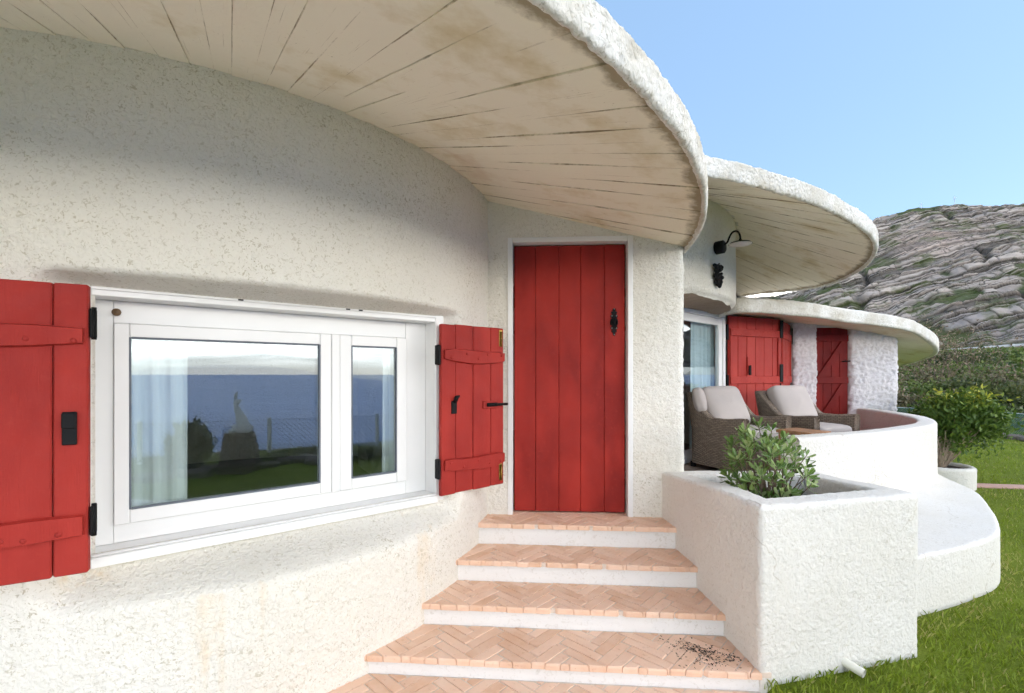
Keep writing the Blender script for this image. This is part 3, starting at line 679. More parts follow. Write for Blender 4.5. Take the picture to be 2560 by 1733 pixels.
def ex_r(s, fr, sg, th):
    obj('latch_plate', box_mesh(fr, .072, .112, th, th + .008, EYE - .245, EYE - .165, .002), IRON, s)
    obj('latch', tube_mesh([fr.p(.095, th + .012, EYE - .17), fr.p(.095, th + .03, EYE - .14), fr.p(.122, th + .02, EYE - .135)], [.012, .014, .006], 8), IRON, s)
    obj('bolt_block', box_mesh(fr, .315, .44, th, th + .012, EYE - .225, EYE - .175, .003), RED, s)
    obj('bolt', merge([tube_mesh([fr.p(.34, th + .024, EYE - .2), fr.p(.51, th + .024, EYE - .2)], .009, 8), box_mesh(fr, .345, .43, th + .012, th + .018, EYE - .213, EYE - .187, .002), tube_mesh([fr.p(.40, th + .024, EYE - .2), fr.p(.40, th + .045, EYE - .195)], .006, 6)]), IRON, s)
    for z in (EYE + .245, EYE - .655):
        obj('brass_bolt', merge([box_mesh(fr, .455, .482, th, th + .005, z - .055, z + .055, .002), tube_mesh([fr.p(.469, th + .011, z - .06), fr.p(.469, th + .011, z + .045)], .006, 8), tube_mesh([fr.p(.469, th + .011, z - .01), fr.p(.462, th + .03, z - .012)], .005, 6)]), BRASS, s)
    for z in (EYE + .12, EYE - .58): obj('hinge', merge([box_mesh(fr, -.022, -.004, -.01, th + .006, z - .06, z + .06, .004), tube_mesh([fr.p(-.008, th * .6, z - .062), fr.p(-.008, th * .6, z + .062)], .008, 8)]), IRON, s)
shutter(SR, [.105, .137, .143, .113], EYE - .744, EYE + .312, [(.02, .494, EYE + .118, .085), (.02, .494, EYE - .565, .085)], ex_r, 'narrow red plank shutter between window and front door', RED, .03, 1)

# --- second unit: upper wall, sliding door, folding shutters
SD = Fr((.74, 4.20), (.756, .655)); SDW = 2.60; LZ = EYE + .745
th = np.r_[np.linspace(-125, 45, 420), np.linspace(50, 230, 40)]; thr = np.radians(th); zz = np.arange(LZ, EYE + 1.74, .014)
TH, Z = np.meshgrid(thr, zz, indexing='ij'); D = np.stack([np.cos(TH), np.sin(TH)], -1)
rb = R2 - .05 * (1 - sstep(Z - LZ, 0, .07)) ** 2
P = dgrid(np.concatenate([C2 + D * rb[..., None], Z[..., None]], -1), 7, .0035, .0035, .01, f=42)
P[:, 0, 2] += .02 * fbm(np.stack([thr * 14, 0 * thr, 0 * thr], -1), 9, 4)
obj('round_wall', smooth(mesh('wall2', P, gridfaces(*TH.shape))), STUCCO, house)
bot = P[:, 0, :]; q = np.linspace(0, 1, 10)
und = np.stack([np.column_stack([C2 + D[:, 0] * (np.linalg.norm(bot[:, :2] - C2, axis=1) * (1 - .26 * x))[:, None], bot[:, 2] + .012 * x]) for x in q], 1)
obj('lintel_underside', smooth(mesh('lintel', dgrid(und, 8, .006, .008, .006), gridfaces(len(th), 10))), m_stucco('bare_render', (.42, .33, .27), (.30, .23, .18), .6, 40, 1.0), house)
# lower wall outside the opening
th = np.linspace(-9, 255, 160); zz = np.linspace(.2, LZ + .01, 40); TH, Z = np.meshgrid(np.radians(th), zz, indexing='ij')
P = np.stack([C2[0] + (R2 - .08) * np.cos(TH), C2[1] + (R2 - .08) * np.sin(TH), Z], -1)
obj('round_wall', smooth(mesh('wall2low', dgrid(P, 12), gridfaces(*TH.shape))), STUCCO, house)
sd = empty_part('sliding_door', house, 'white framed glazed terrace door with pale curtain behind')
zt, zb = EYE + .755, .47
obj('frame', join_boxes(SD, [(0, .05, -.05, .02, zb, zt), (SDW - .06, SDW, -.05, .02, zb, zt), (.051, SDW - .061, -.05, .018, zt - .05, zt), (.051, SDW - .061, -.05, .018, zb, zb + .05)]), UPVC, sd)
obj('sash', join_boxes(SD, [(SDW - .155, SDW - .062, -.04, .005, zb + .052, zt - .052), (1.0, 1.09, -.04, .005, zb + .052, zt - .052), (1.091, SDW - .156, -.04, .004, zt - .14, zt - .052), (1.091, SDW - .156, -.04, .004, zb + .052, zb + .14)]), UPVC, sd)
obj('pane', mesh('p', [SD.p(u, -.02, z) for u, z in ((1.08, zb + .12), (SDW - .15, zb + .12), (SDW - .15, zt - .12), (1.08, zt - .12))], [(0, 1, 2, 3)]), GLASS, sd)
obj('pane', mesh('p', [SD.p(u, -.03, z) for u, z in ((.04, zb + .04), (1.01, zb + .04), (1.01, zt - .04), (.04, zt - .04))], [(0, 1, 2, 3)]), GLASS, sd)
obj('interior_floor', mesh('fl2', [(C2[0] + 2.3 * math.cos(x), C2[1] + 2.3 * math.sin(x), .45) for x in np.linspace(0, 6.283, 49)[:-1]], [tuple(range(48))]), ROOM, house)
nail_b = dome(.009, .5); nail_b.materials.append(RED_B)
FA = Fr((2.765, 5.955), (.905, .42)); FB = Fr((3.675, 6.375), (.62, .80))
def fold(fr, wid, n, label, latch):
    s = empty_part('shutter', house, label); z0, z1 = .50, EYE + .752
    u = 0
    for i in range(n):
        wd = wid / n; obj('plank', box_mesh(fr, u + .0018, u + wd - .0018, 0, .03, z0 + random.uniform(-.004, .004), z1, .006, .0015), RED_B, s); u += wd
    for z in (EYE + .545, EYE - .075, EYE - .72):
        obj('batten', box_mesh(fr, .012, wid - .012, .0295, .052, z - .048, z + .048, .006, .003), RED_B, s)
        for i in range(n * 2): obj('nail', nail_b, None, s, fr.p((i + .5) * wid / n / 2 + random.uniform(-.015, .015), .052, z + random.choice((-.025, .02))), face_rot(fr))
    obj('rail', box_mesh(fr, .012, .055, .0295, .046, EYE - .026, EYE + .496, .004), RED_B, s)
    obj('rail', box_mesh(fr, wid - .07, wid - .012, .0295, .046, EYE - .026, EYE + .496, .004), RED_B, s)
    for z in latch: obj('hinge', box_mesh(fr, wid - .05, wid + .012, .0525, .064, z - .12, z + .12, .004), IRON, s)
    for z in (EYE + .545, EYE - .1): obj('hinge', box_mesh(fr, -.028, .004, .0, .03, z - .10, z + .10, .004), IRON, s)
    return s
s = fold(FA, 1.0, 6, 'red folding shutter leaf beside the terrace door', (EYE + .62, EYE + .02))
obj('latch_block', box_mesh(FA, .325, .375, .0305, .05, EYE + .02, EYE + .23, .004), RED_B, s); obj('latch', box_mesh(FA, .335, .372, .0505, .075, EYE - .01, EYE + .12, .008), IRON, s)
fold(FB, .90, 5, 'red folding shutter leaf turned away towards the rough pilaster', (EYE + .58,))

# --- third unit: pilaster, red side door, rough end wall, low roof
def rough_block(name, corners, z0, z1, seed, parent, mat=STUCCO_C, rr=.07, label=None, step=.016, flare=0):
    pts = []
    cs = np.array(corners, float); n = len(cs)
    for i in range(n):
        p, a_, b_ = cs[i], cs[i - 1], cs[(i + 1) % n]
        u = (a_ - p) / np.linalg.norm(a_ - p); v = (b_ - p) / np.linalg.norm(b_ - p)
        for f in np.linspace(0, 1, 5): pts.append(p + u * rr * (1 - f) ** 2 + v * rr * f ** 2)
    pts = np.array(pts + [pts[0]]); s = np.r_[0, np.cumsum(np.linalg.norm(np.diff(pts, axis=0), axis=1))]; m = int(s[-1] / step)
    q = np.linspace(0, s[-1], m, endpoint=False); L = np.stack([np.interp(q, s, pts[:, k]) for k in (0, 1)], 1)
    zz = np.arange(z0, z1 + .001, step); cen = cs.mean(0)
    P = np.array([[(*(cen + (l - cen) * (1 + flare * max(0, (1 - (z - z0) / .5)) ** 2)), z) for z in zz] for l in L])
    P = dgrid(P, seed, .018, .018, .016, cu=True, f=26)
    me = mesh(name, P.reshape(-1, 3), [tuple(f) for f in gridfaces(m, len(zz), cu=True)] + [tuple(np.arange(m) * len(zz) + len(zz) - 1)])
    return obj(name, smooth(me), mat, parent, label=label)
rough_block('pilaster', [(4.31, 7.08), (4.655, 7.06), (4.68, 7.5), (4.30, 7.5)], .3, EYE + .86, 15, house, rr=.03)
rough_block('end_wall', [(5.16, 7.06), (5.86, 7.00), (6.02, 7.7), (5.3, 8.2)], .2, EYE + .80, 16, house, rr=.09, flare=.06)
obj('back_wall', smooth(mesh('bw', *(lambda Lp: (np.array([[(x, y, z) for z in np.linspace(.4, EYE + .95, 30)] for x, y in Lp]).reshape(-1, 3), gridfaces(len(Lp), 30)))(spline([(2.7, 6.1), (3.1, 6.9), (3.8, 7.25), (4.35, 7.3)], 40)))), PLASTER, house)
SDR = Fr((4.662, 7.13), (.998, -.04)); sdw = .50
dr2 = empty_part('side_door', house, 'narrow red plank door with diagonal brace by the end wall')
x = 0
for i in range(4): obj('plank', box_mesh(SDR, x + .0015, x + sdw / 4 - .0015, -.03, 0, .48, EYE + .72, .004), RED_SHADED, dr2); x += sdw / 4
for z in (EYE + .56, EYE - .09, EYE - .76): obj('batten', box_mesh(SDR, -.025, sdw - .005, .0005, .026, z - .05, z + .05, .005), RED_SHADED, dr2)
def brace(z0, z1):
    V = [SDR.p(u, n_, z) for n_ in (.0005, .022) for u, z in ((.03, z0), (.12, z0), (sdw - .02, z1), (sdw - .11, z1))]
    return mesh('brace', V, [(0, 3, 2, 1), (4, 5, 6, 7), (0, 1, 5, 4), (1, 2, 6, 5), (2, 3, 7, 6), (3, 0, 4, 7)])
obj('brace', brace(EYE - .04, EYE + .51), RED_SHADED, dr2); obj('brace', brace(EYE - .71, EYE - .14), RED_SHADED, dr2)
obj('bolt', merge([tube_mesh([SDR.p(sdw - .10, .02, EYE + .20), SDR.p(sdw + .02, .02, EYE + .205)], .010, 8), tube_mesh([SDR.p(sdw - .06, .02, EYE + .2), SDR.p(sdw - .07, .05, EYE + .22)], .008, 6)]), IRON, dr2)
obj('lintel', box_mesh(SDR, -.03, sdw + .03, -.04, .01, EYE + .722, EYE + .74, .003), UPVC, dr2)
obj('lintel', box_mesh(SDR, -.05, sdw + .1, -.3, -.002, EYE + .742, EYE + .95, .003), PLASTER, dr2)

edge3 = [(2.58, 5.33, .715), (3.0, 5.42, .72), (3.4, 5.6, .722), (3.78, 5.75, .712), (4.32, 5.95, .675), (5.1, 6.25, .640), (5.62, 6.50, .605), (6.0, 6.72, .53), (6.42, 7.0, .425), (6.9, 7.5, .345), (7.22, 8.0, .285), (7.42, 8.6, .20),
         (7.48, 9.3, .13), (7.2, 10.4, .2), (6, 11.6, .4), (4.4, 11.8, .6), (3.2, 10.8, .7), (2.9, 9, .72), (2.75, 7.4, .72), (2.62, 6.2, .72)]
E3 = spline(edge3, 420, closed=True)
rf3 = empty_part('roof', house, 'low drooping roof slab over the side door')
T3 = np.roll(E3, -1, 0) - np.roll(E3, 1, 0); N3 = np.stack([T3[:, 1], -T3[:, 0]], 1); N3 /= np.linalg.norm(N3, axis=1, keepdims=True)
prof = [(-.06, .012), (-.03, -.004), (-.006, 0)] + [(.004, x) for x in np.linspace(.02, .15, 9)] + [(-.015, .168), (-.05, .178)]
P = np.stack([np.column_stack([E3[:, :2] + N3 * dr_, EYE + E3[:, 2] + dz_]) for dr_, dz_ in prof], 1)
obj('fascia', smooth(mesh('fascia3', dgrid(P, 33, .005, .006, .012, cu=True), gridfaces(420, len(prof), cu=True))), FASCIA, rf3)
ap = np.array([3.6, 8.1, 1.60]); q = np.linspace(0, 1, 10)
top = np.stack([np.column_stack([(E3[:, :2] - N3 * .045) * (1 - x) + ap[:2] * x, EYE + (E3[:, 2] + .178) * (1 - x ** 2.2) + ap[2] * x ** 2.2]) for x in q], 1)
obj('roof_shell', smooth(mesh('shell3', top, gridfaces(420, 10, cu=True))), FASCIA, rf3)
so = np.stack([np.column_stack([(E3[:, :2] - N3 * .055) * (1 - x) + ap[:2] * x, EYE + (E3[:, 2] + .012) * (1 - x) + .95 * x]) for x in np.linspace(0, .97, 16)], 1)
me = smooth(mesh('soffit3', dgrid(so, 35, .004, .006, .008, cu=True), gridfaces(420, 16, cu=True, flip=True))); ul = me.uv_layers.new(name='UVMap')
vi = np.zeros(len(me.loops), np.int32); me.loops.foreach_get('vertex_index', vi); fi = (vi // 16) / 6.0
ul.data.foreach_set('uv', np.stack([fi - np.floor(fi), .94 - (vi % 16) / 16 * .9], 1).astype(np.float32).ravel())
obj('soffit', me, SOFFIT, rf3)

# ------------------------------------------------------------------ CURTAINS
def curtain(fr, u0, u1, n, z0, z1, label, mat, waves, name='curtain', flare=.0):
    V = []; nu = waves * 10
    for i in range(nu + 1):
        f = i / nu
        for j in range(13):
            g = j / 12; u = u0 + (u1 - u0) * f * (1 + flare * (1 - g))
            V.append(fr.p(u, n + .018 * math.sin(f * waves * 6.283 + .5 * g) + .008 * math.sin(f * waves * 14 + 2 * g), z0 + (z1 - z0) * g))
    m1 = len(V); V += [(p[0] + fr.n[0] * -.0015, p[1] + fr.n[1] * -.0015, p[2]) for p in V]
    F = [tuple(f) for f in gridfaces(nu + 1, 13)]; F += [tuple(x + m1 for x in f)[::-1] for f in F]
    return obj(name, smooth(mesh('curtain', V, F)), mat, label=label, cat='curtain')
curtain(WF, .03, .335, -.21, EYE - .70, EYE + .24, 'sheer white curtain at the near side of the sea window', CURTAIN, 4)
curtain(WF, 1.33, 1.56, -.21, EYE - .70, EYE + .24, 'sheer white curtain behind the small pane beside the narrow shutter', CURTAIN, 3)
curtain(SD, 1.95, 2.55, -.12, .5, EYE + .74, 'pale blue curtain behind the terrace door glass', CURTAIN_B, 5)

# ------------------------------------------------------------------ STAIRCASE with herringbone tiles
stairs = thing('staircase', (.4, 2.6, -.05), 'white steps with terracotta herringbone treads below the red door', 'steps')
def clip(poly, a, b):
    """keep the part left of the line a->b"""
    out = []; n = len(poly)
    d = lambda p: (b[0] - a[0]) * (p[1] - a[1]) - (b[1] - a[1]) * (p[0] - a[0])
    for i in range(n):
        p, q = poly[i], poly[(i + 1) % n]; dp, dq = d(p), d(q)
        if dp >= 0: out.append(p)
        if (dp >= 0) != (dq >= 0): t = dp / (dp - dq); out.append((p[0] + (q[0] - p[0]) * t, p[1] + (q[1] - p[1]) * t))
    return out
def area(p): return .5 * sum(p[i][0] * p[(i + 1) % len(p)][1] - p[(i + 1) % len(p)][0] * p[i][1] for i in range(len(p)))
def herring(region, wt, n, ang, org):
    ca, sa = math.cos(ang), math.sin(ang); gap = .0035 / wt; tiles = []
    R = lambda x, y: (org[0] + wt * (x * ca - y * sa), org[1] + wt * (x * sa + y * ca))
    for band in range(-14, 15):
        for k in range(-70, 71):
            for (x0, x1, y0, y1) in ((k, k + n, k, k + 1), (n + k, n + k + 1, 1 - n + k, 1 + k)):
                x0 += 2 * n * band; x1 += 2 * n * band
                cx, cy = R((x0 + x1) / 2, (y0 + y1) / 2)
                if not (-1.6 < cx < 1.6 and 1. < cy < 3.8): continue
                p = [R(x0 + gap / 2, y0 + gap / 2), R(x1 - gap / 2, y0 + gap / 2), R(x1 - gap / 2, y1 - gap / 2), R(x0 + gap / 2, y1 - gap / 2)]
                for i in range(len(region)):
                    p = clip(p, region[i], region[(i + 1) % len(region)])
                    if len(p) < 3: break
                if len(p) >= 3 and area(p) > .0004: tiles.append(p)
    return tiles
def tile_mesh(p, z, thick=.03):
    q = [p[0]]
    for v in p[1:]:
        if math.hypot(v[0] - q[-1][0], v[1] - q[-1][1]) > .002: q.append(v)
    n = len(q); c = (sum(v[0] for v in q) / n, sum(v[1] for v in q) / n); V = []
    tz = [random.uniform(-.0012, .0012), random.uniform(-.01, .01), random.uniform(-.01, .01)]
    for (ins, dz) in ((0, -thick), (0, -.010), (.0022, -.0035), (.007, 0)):
        for v in q:
            L = math.hypot(v[0] - c[0], v[1] - c[1]) + 1e-6; f = 1 - min(ins, L * .5) / L
            x, y = c[0] + (v[0] - c[0]) * f, c[1] + (v[1] - c[1]) * f
            V.append((x, y, z + dz + (tz[0] + tz[1] * (x - c[0]) + tz[2] * (y - c[1]))))
    F = [(k * n + i, k * n + (i + 1) % n, k * n + n + (i + 1) % n, k * n + n + i) for k in range(3) for i in range(n)] + [tuple(range(3 * n, 4 * n))]
    return mesh('tile', V, F)
SLP = -.075
fronts = [3.13, 2.84, 2.535, 2.235, 1.68]; tops = [.458, .318, .190, .072, -.024]; back = 3.52
def xr(y): return 1.09 + (3.2 - y) * .085
for i, (fy, tz) in enumerate(zip(fronts, tops)):
    st = obj('step', None, parent=stairs, loc=W[stairs.name])
    by = back if i == 0 else fronts[i - 1] + .012
    fl = lambda x: fy + SLP * (x - .4)
    bl = lambda x: by + SLP * (x - .4)
    # region: front edge, planter side, back edge, then the round wall
    y0, y1 = fl(-.2), bl(-.2)
    arc = []
    for y in np.linspace(y1 + .06, max(y0 - .02, 1.69), 8):
        xx = C1[0] + math.sqrt(max(0, (R1 - .015) ** 2 - (y - C1[1]) ** 2)); arc.append((xx, y))
    reg = [(-2, fl(-2)), (2, fl(2)), (2, bl(2)), (-2, bl(-2))]
    poly = [(-2., 1.), (2., 1.), (2., 3.9), (-2., 3.9)]
    for k in range(4): poly = clip(poly, reg[k], reg[(k + 1) % 4])
    poly = clip(poly, (xr(1.), 1.), (xr(4.), 4.))
    tl = herring(poly, .058, 4, math.radians(45 + 2), (.37 + .03 * i, fy))
    for p in tl:
        if all(math.hypot(x - C1[0], y - C1[1]) < R1 - .02 for x, y in p): continue
        obj('tile', tile_mesh(p, tz), TILE, st)
    # body: riser + grout bed
    xs = np.linspace(-2, 2, 2); V = []
    ins = .014
    def body(poly, z0, z1, m, nm):
        n = len(poly); V = [(x, y, z) for z in (z0, z1) for x, y in poly]
        F = [(k, (k + 1) % n, n + (k + 1) % n, n + k) for k in range(n)] + [tuple(range(n, 2 * n))]
        return obj(nm, mesh(nm, V, F), m, st)
    fl2 = lambda x: fl(x) + ins
    pb = [(-1.7, fl2(-1.7)), (xr(fl2(1.1)) + .05, fl2(1.1)), (1.2, 3.6), (-1.7, 3.6)]
    body(pb, -.3, tz - .029, PLASTER, 'riser')
    pg = [(-1.7, fl(-1.7) + .005), (xr(fl(1.1)) + .05, fl(1.1) + .005), (1.2, by + .02), (-1.7, by + .15)]
    body(pg, tz - .0285, tz - .0042, GROUT, 'grout')

# ------------------------------------------------------------------ PLANTER
planter = thing('planter', (1.65, 2.8, 0), 'square white roughcast planter beside the steps', 'planter')
pc = np.array([(1.172, 2.185), (2.135, 2.425), (2.20, 3.38), (1.07, 3.36)])
def rpoly(cs, rr, n):
    pts = []
    cs = np.array(cs, float)
    for i in range(len(cs)):
        p, a_, b_ = cs[i], cs[i - 1], cs[(i + 1) % len(cs)]; u = (a_ - p) / np.linalg.norm(a_ - p); v = (b_ - p) / np.linalg.norm(b_ - p)
        for f in np.linspace(0, 1, 7): pts.append(p + u * rr * (1 - f) ** 2 + v * rr * f ** 2)
    pts = np.array(pts + [pts[0]]); s = np.r_[0, np.cumsum(np.linalg.norm(np.diff(pts, axis=0), axis=1))]; q = np.linspace(0, s[-1], n, endpoint=False)
    return np.stack([np.interp(q, s, pts[:, k]) for k in (0, 1)], 1)
path = rpoly(pc, .03, 420)
P = sweep(path, .145, -.08, EYE - .625 - .072 * sstep(path[:, 1], 2.3, 3.4), .024, closed=True, step=.0105, z0in=.52)
P = dgrid(P, 41, .0026, .0012, .006, cu=True, f=46)
obj('planter_wall', smooth(mesh('planter', P, gridfaces(P.shape[0], P.shape[1], cu=True))), STUCCO_B, planter)
sx, sy = np.meshgrid(np.linspace(1.24, 2.08, 40), np.linspace(2.30, 3.28, 40), indexing='ij'); sy = sy + (sx - 1.24) * .25 * (3.28 - sy)
sz = .60 + .02 * fbm(np.stack([sx * 9, sy * 9, 0 * sx], -1), 44, 3)
obj('soil', smooth(mesh('soil', np.stack([sx, sy, sz], -1), gridfaces(40, 40))), SOIL, planter)
pd = np.array([.045, -.075, -.012]); p0 = np.array([1.640, 2.330, .052])
obj('drain_pipe', merge([tube_mesh([p0 - pd * .5, p0 + pd * 1.3], .021, 16, caps=False), tube_mesh([p0 + pd * 1.3, p0 - pd * .3], .0165, 16, caps=False)]), PIPE, planter)
obj('pipe_bore', tube_mesh([p0 + pd * .9, p0 + pd * 1.0], .0163, 16), DARK, planter)

# ------------------------------------------------------------------ TERRACE
basep = spline([(1.6, 2.9), (2.1, 2.72), (2.53, 2.85), (3.0, 3.03), (3.4, 3.24), (3.70, 3.52), (4.05, 3.92), (4.42, 4.4), (4.68, 4.95), (4.93, 5.5), (5.15, 6.2), (5.4, 7.2)], 420)
P = sweep(basep, 1.15, -.08, .365, .025, step=.015, side=1, z0in=.30)
P = dgrid(P, 51, .0025, .0012, .006, f=44)
tb = thing('terrace_base', (3.6, 3.6, 0), 'low curved white plinth along the foot of the terrace', 'plinth')
obj('plinth_wall', smooth(mesh('base', P, gridfaces(*P.shape[:2]))), STUCCO_B, tb)
parp = spline([(2.31, 3.72), (2.65, 3.83), (3.1, 4.02), (3.69, 4.32), (4.32, 4.74), (4.74, 5.17), (5.03, 5.62), (5.22, 6.1), (5.34, 6.6), (5.42, 7.08)], 380)
zt = EYE - .510 + 0 * parp[:, 0]
P = sweep(parp, .17, .30, zt, .03, step=.015, side=1); P = dgrid(P, 53, .0025, .0012, .006, f=44)
F = [tuple(f) for f in gridfaces(*P.shape[:2])] + [tuple(range(P.shape[1]))[::-1], tuple(range((P.shape[0] - 1) * P.shape[1], P.shape[0] * P.shape[1]))]
obj('terrace_wall', smooth(mesh('parapet', P.reshape(-1, 3), F)), STUCCO_B, label='curved white roughcast parapet around the terrace chairs', cat='wall')
fl = [tuple(p) for p in parp[::10]] + [(5.4, 7.6), (2.6, 7.6), (.6, 5.0), (.8, 3.45), (2.2, 3.42)]
obj('terrace_floor', mesh('tf', [(x, y, .455) for x, y in fl], [tuple(range(len(fl)))]), FLOORM, kind='structure')

# ------------------------------------------------------------------ WICKER ARMCHAIRS
def cushion(a_, b_, c_, e=.32, puff=0., seed=0):
    nu, nv = 48, 24; u = np.linspace(-np.pi, np.pi, nu, endpoint=False); v = np.linspace(-np.pi / 2, np.pi / 2, nv)
    Ug, Vg = np.meshgrid(u, v, indexing='ij'); sp = lambda x, p: np.sign(x) * np.abs(x) ** p
    X = sp(np.cos(Vg), e) * sp(np.cos(Ug), e); Y = sp(np.cos(Vg), e) * sp(np.sin(Ug), e); Z = sp(np.sin(Vg), .55)
    Z = Z * (1 + puff * (1 - X ** 2) * (1 - Y ** 2))
    P = np.stack([X * a_, Y * b_, Z * c_], -1); P += .006 * fbm(P * 9, seed, 3)[..., None] * np.array([.5, .5, 1])
    return smooth(mesh('cushion', P, gridfaces(nu, nv, cu=True)))
def armchair(loc, rz, label, seed):
    t = thing('armchair', (0, 0, 0), label, 'armchair', 'wicker armchairs on the terrace')
    path = spline([(-.35, -.37), (-.355, -.1), (-.36, .14), (-.35, .27), (-.27, .355), (-.1, .37), (.1, .37), (.27, .355), (.35, .27), (.36, .14), (.355, -.1), (.35, -.37)], 150)
    y = path[:, 1]; ztop = .565 + .26 * sstep(y, .02, .30) + .02 * sstep(-y, .1, .35)
    P = sweep(path, .085, .05, ztop, .028, step=.03, side=-1)
    lean = np.clip(P[..., 2] - .4, 0, 1)[..., None] * np.stack([P[..., 0] * .10, .20 * sstep(P[..., 1], 0, .35), 0 * P[..., 0]], -1); P = P + lean
    n, m = P.shape[:2]
    F = [tuple(f) for f in gridfaces(n, m, flip=True)] + [tuple(range(m)), tuple(range((n - 1) * m, n * m))[::-1]]
    me = mesh('shell', P.reshape(-1, 3), F); ul = me.uv_layers.new(name='UVMap')
    s = np.r_[0, np.cumsum(np.linalg.norm(np.diff(path, axis=0), axis=1))]; h = np.r_[0, np.cumsum(np.linalg.norm(np.diff(P[n // 4], axis=0), axis=1))]
    for lp in me.loops: q = lp.vertex_index; ul.data[lp.index].uv = (s[q // m], h[q % m])
    obj('wicker_shell', smooth(me), WICKER, t)
    me = box_mesh(WORLD, -.268, .268, -.27, .345, .07, .33, .02); ul = me.uv_layers.new(name='UVMap')
    for lp in me.loops: c = me.vertices[lp.vertex_index].co; ul.data[lp.index].uv = (c.x + c.y, c.z)
    obj('seat_base', me, WICKER, t)
    obj('seat_cushion', cushion(.262, .31, .075, .25, .12, seed), CUSHION, t, (0, -.075, .395))
    obj('back_cushion', cushion(.285, .235, .075, .26, .6, seed + 1), CUSHION, t, (0, .165, .665), (math.radians(64), 0, math.radians(2)))
    for sx_ in (-.31, .31):
        for sy_ in (-.32, .31): obj('foot', box_mesh(WORLD, sx_ - .022, sx_ + .022, -sy_ - .022, -sy_ + .022, 0, .06, .003), IRON, t)
    t.location = loc; t.rotation_euler = (0, 0, rz); return t
ch1 = armchair((2.43, 5.0, .458), math.radians(24), 'brown wicker armchair with mauve cushions, the one nearer the red front door', 61)
obj('side_cushion', cushion(.15, .14, .05, .4, .5, 64), CUSHION, loc=(2.08, 5.11, 1.19), rot=(math.radians(75), math.radians(8), math.radians(60)), label='small mauve scatter cushion against the near armchair back', cat='cushion')
armchair((3.38, 5.33, .458), math.radians(20), 'brown wicker armchair with mauve cushions beside the curved parapet', 71)
tbl = thing('side_table', (2.62, 4.25, .458), 'low wooden table between the armchairs and the parapet end', 'table')
TF = Fr((2.62, 4.06), (.90, .43))
x = 0
for i in range(4): obj('slat', box_mesh(TF, 0, .30, -x - .078, -x, .936, .9665, .004), WOOD, tbl); x += .082
for u in (.03, .22):
    for n_ in (-.28, -.03): obj('leg', box_mesh(TF, u, u + .045, n_ - .04, n_, .46, .935, .003), WOOD, tbl)

# ------------------------------------------------------------------ WALL LAMP and GRAPE ORNAMENT
lo = np.array([1.995, 4.475]); on = np.array([.675, -.737]); LFr = Fr(lo, (.737, .675))
lamp = thing('wall_lamp', (1.995, 4.475, EYE + 1.2), 'black swan-neck wall lamp with a flat round shade', 'lamp')
hz = EYE + 1.225
obj('backplate', tube_mesh([LFr.p(0, -.02, hz), LFr.p(0, .05, hz), LFr.p(0, .058, hz)], [.062, .062, .052], 20), IRON, lamp)
arm = spline([(.05, .0), (.085, .02), (.105, .065), (.135, .105), (.175, .105), (.20, .065), (.205, .02), (.205, -.005)], 26)
obj('arm', tube_mesh([LFr.p(0, n_, hz + .015 + z) for n_, z in arm], .0085, 10), IRON, lamp)
cx_, cy_, _ = LFr.p(0, .205, 0)
obj('shade', tube_mesh([(cx_, cy_, hz + .04), (cx_, cy_, hz + .022), (cx_, cy_, hz + .008), (cx_, cy_, hz - .006)], [.012, .016, .085, .102], 28, caps=False), IRON, lamp)
obj('diffuser', tube_mesh([(cx_, cy_, hz - .004), (cx_, cy_, hz - .011)], [.099, .096], 28), DIFFUSER, lamp)
go = np.array([1.975, 4.458]); GF = Fr(go, (.737, .675)); gb_ = []
for i in range(75):
    f = random.random(); wd = .098 * (1 - .7 * f ** 1.8); u = random.uniform(-wd, wd); z = EYE + 1.045 - f * .20
    bm = bmesh.new(); bmesh.ops.create_icosphere(bm, subdivisions=2, radius=random.uniform(.014, .019)); p = GF.p(u, random.uniform(.005, .024), z)
    bmesh.ops.translate(bm, vec=p, verts=bm.verts); me = bpy.data.meshes.new('g'); bm.to_mesh(me); bm.free(); gb_.append(smooth(me))
gp = thing('grape_ornament', (1.975, 4.458, EYE + .85), 'black bunch of grapes ornament on the wall below the lamp', 'ornament')
obj('grapes', merge(gb_), IRON, gp); obj('stalk', tube_mesh([GF.p(0, .0, EYE + 1.04), GF.p(.01, .02, EYE + 1.07)], .007, 8), IRON, gp)
lf = [(0, 0), (.03, .02), (.05, .0), (.045, -.03), (.06, -.05), (.03, -.06), (.01, -.05), (0, -.02)]
obj('leaf', plate_mesh(GF, .0, EYE + 1.04, [(x * .9, y * .9) for x, y in lf], .01, .03), IRON, gp)

# ------------------------------------------------------------------ VEGETATION
def set_tone(me, tone):
    at = me.attributes.new('tone', 'FLOAT', 'POINT'); at.data.foreach_set('value', np.asarray(tone, np.float32))
def leaf_cloud(C, size, tone, aspect=.45, up=.3, seed=0, dirs=None):
    """rhombic leaves centred on C; returns mesh"""
    r = np.random.default_rng(seed); n = len(C); d = r.normal(size=(n, 3)); 
    if dirs is not None: d = d * .6 + dirs
    d[:, 2] += up; d /= np.linalg.norm(d, axis=1, keepdims=True)
    s = np.cross(d, r.normal(size=(n, 3))); s /= np.linalg.norm(s, axis=1, keepdims=True); nn = np.cross(d, s)
    L = (size * r.uniform(.6, 1.3, n))[:, None]
    V = np.stack([C - d * L * .5, C + s * L * aspect * .5 + nn * L * .06, C + d * L * .5, C - s * L * aspect * .5 + nn * L * .06], 1)
    me = mesh('leaves', V.reshape(-1, 3), np.arange(n * 4).reshape(n, 4)); set_tone(me, np.repeat(np.clip(tone, 0, 1), 4)); return me
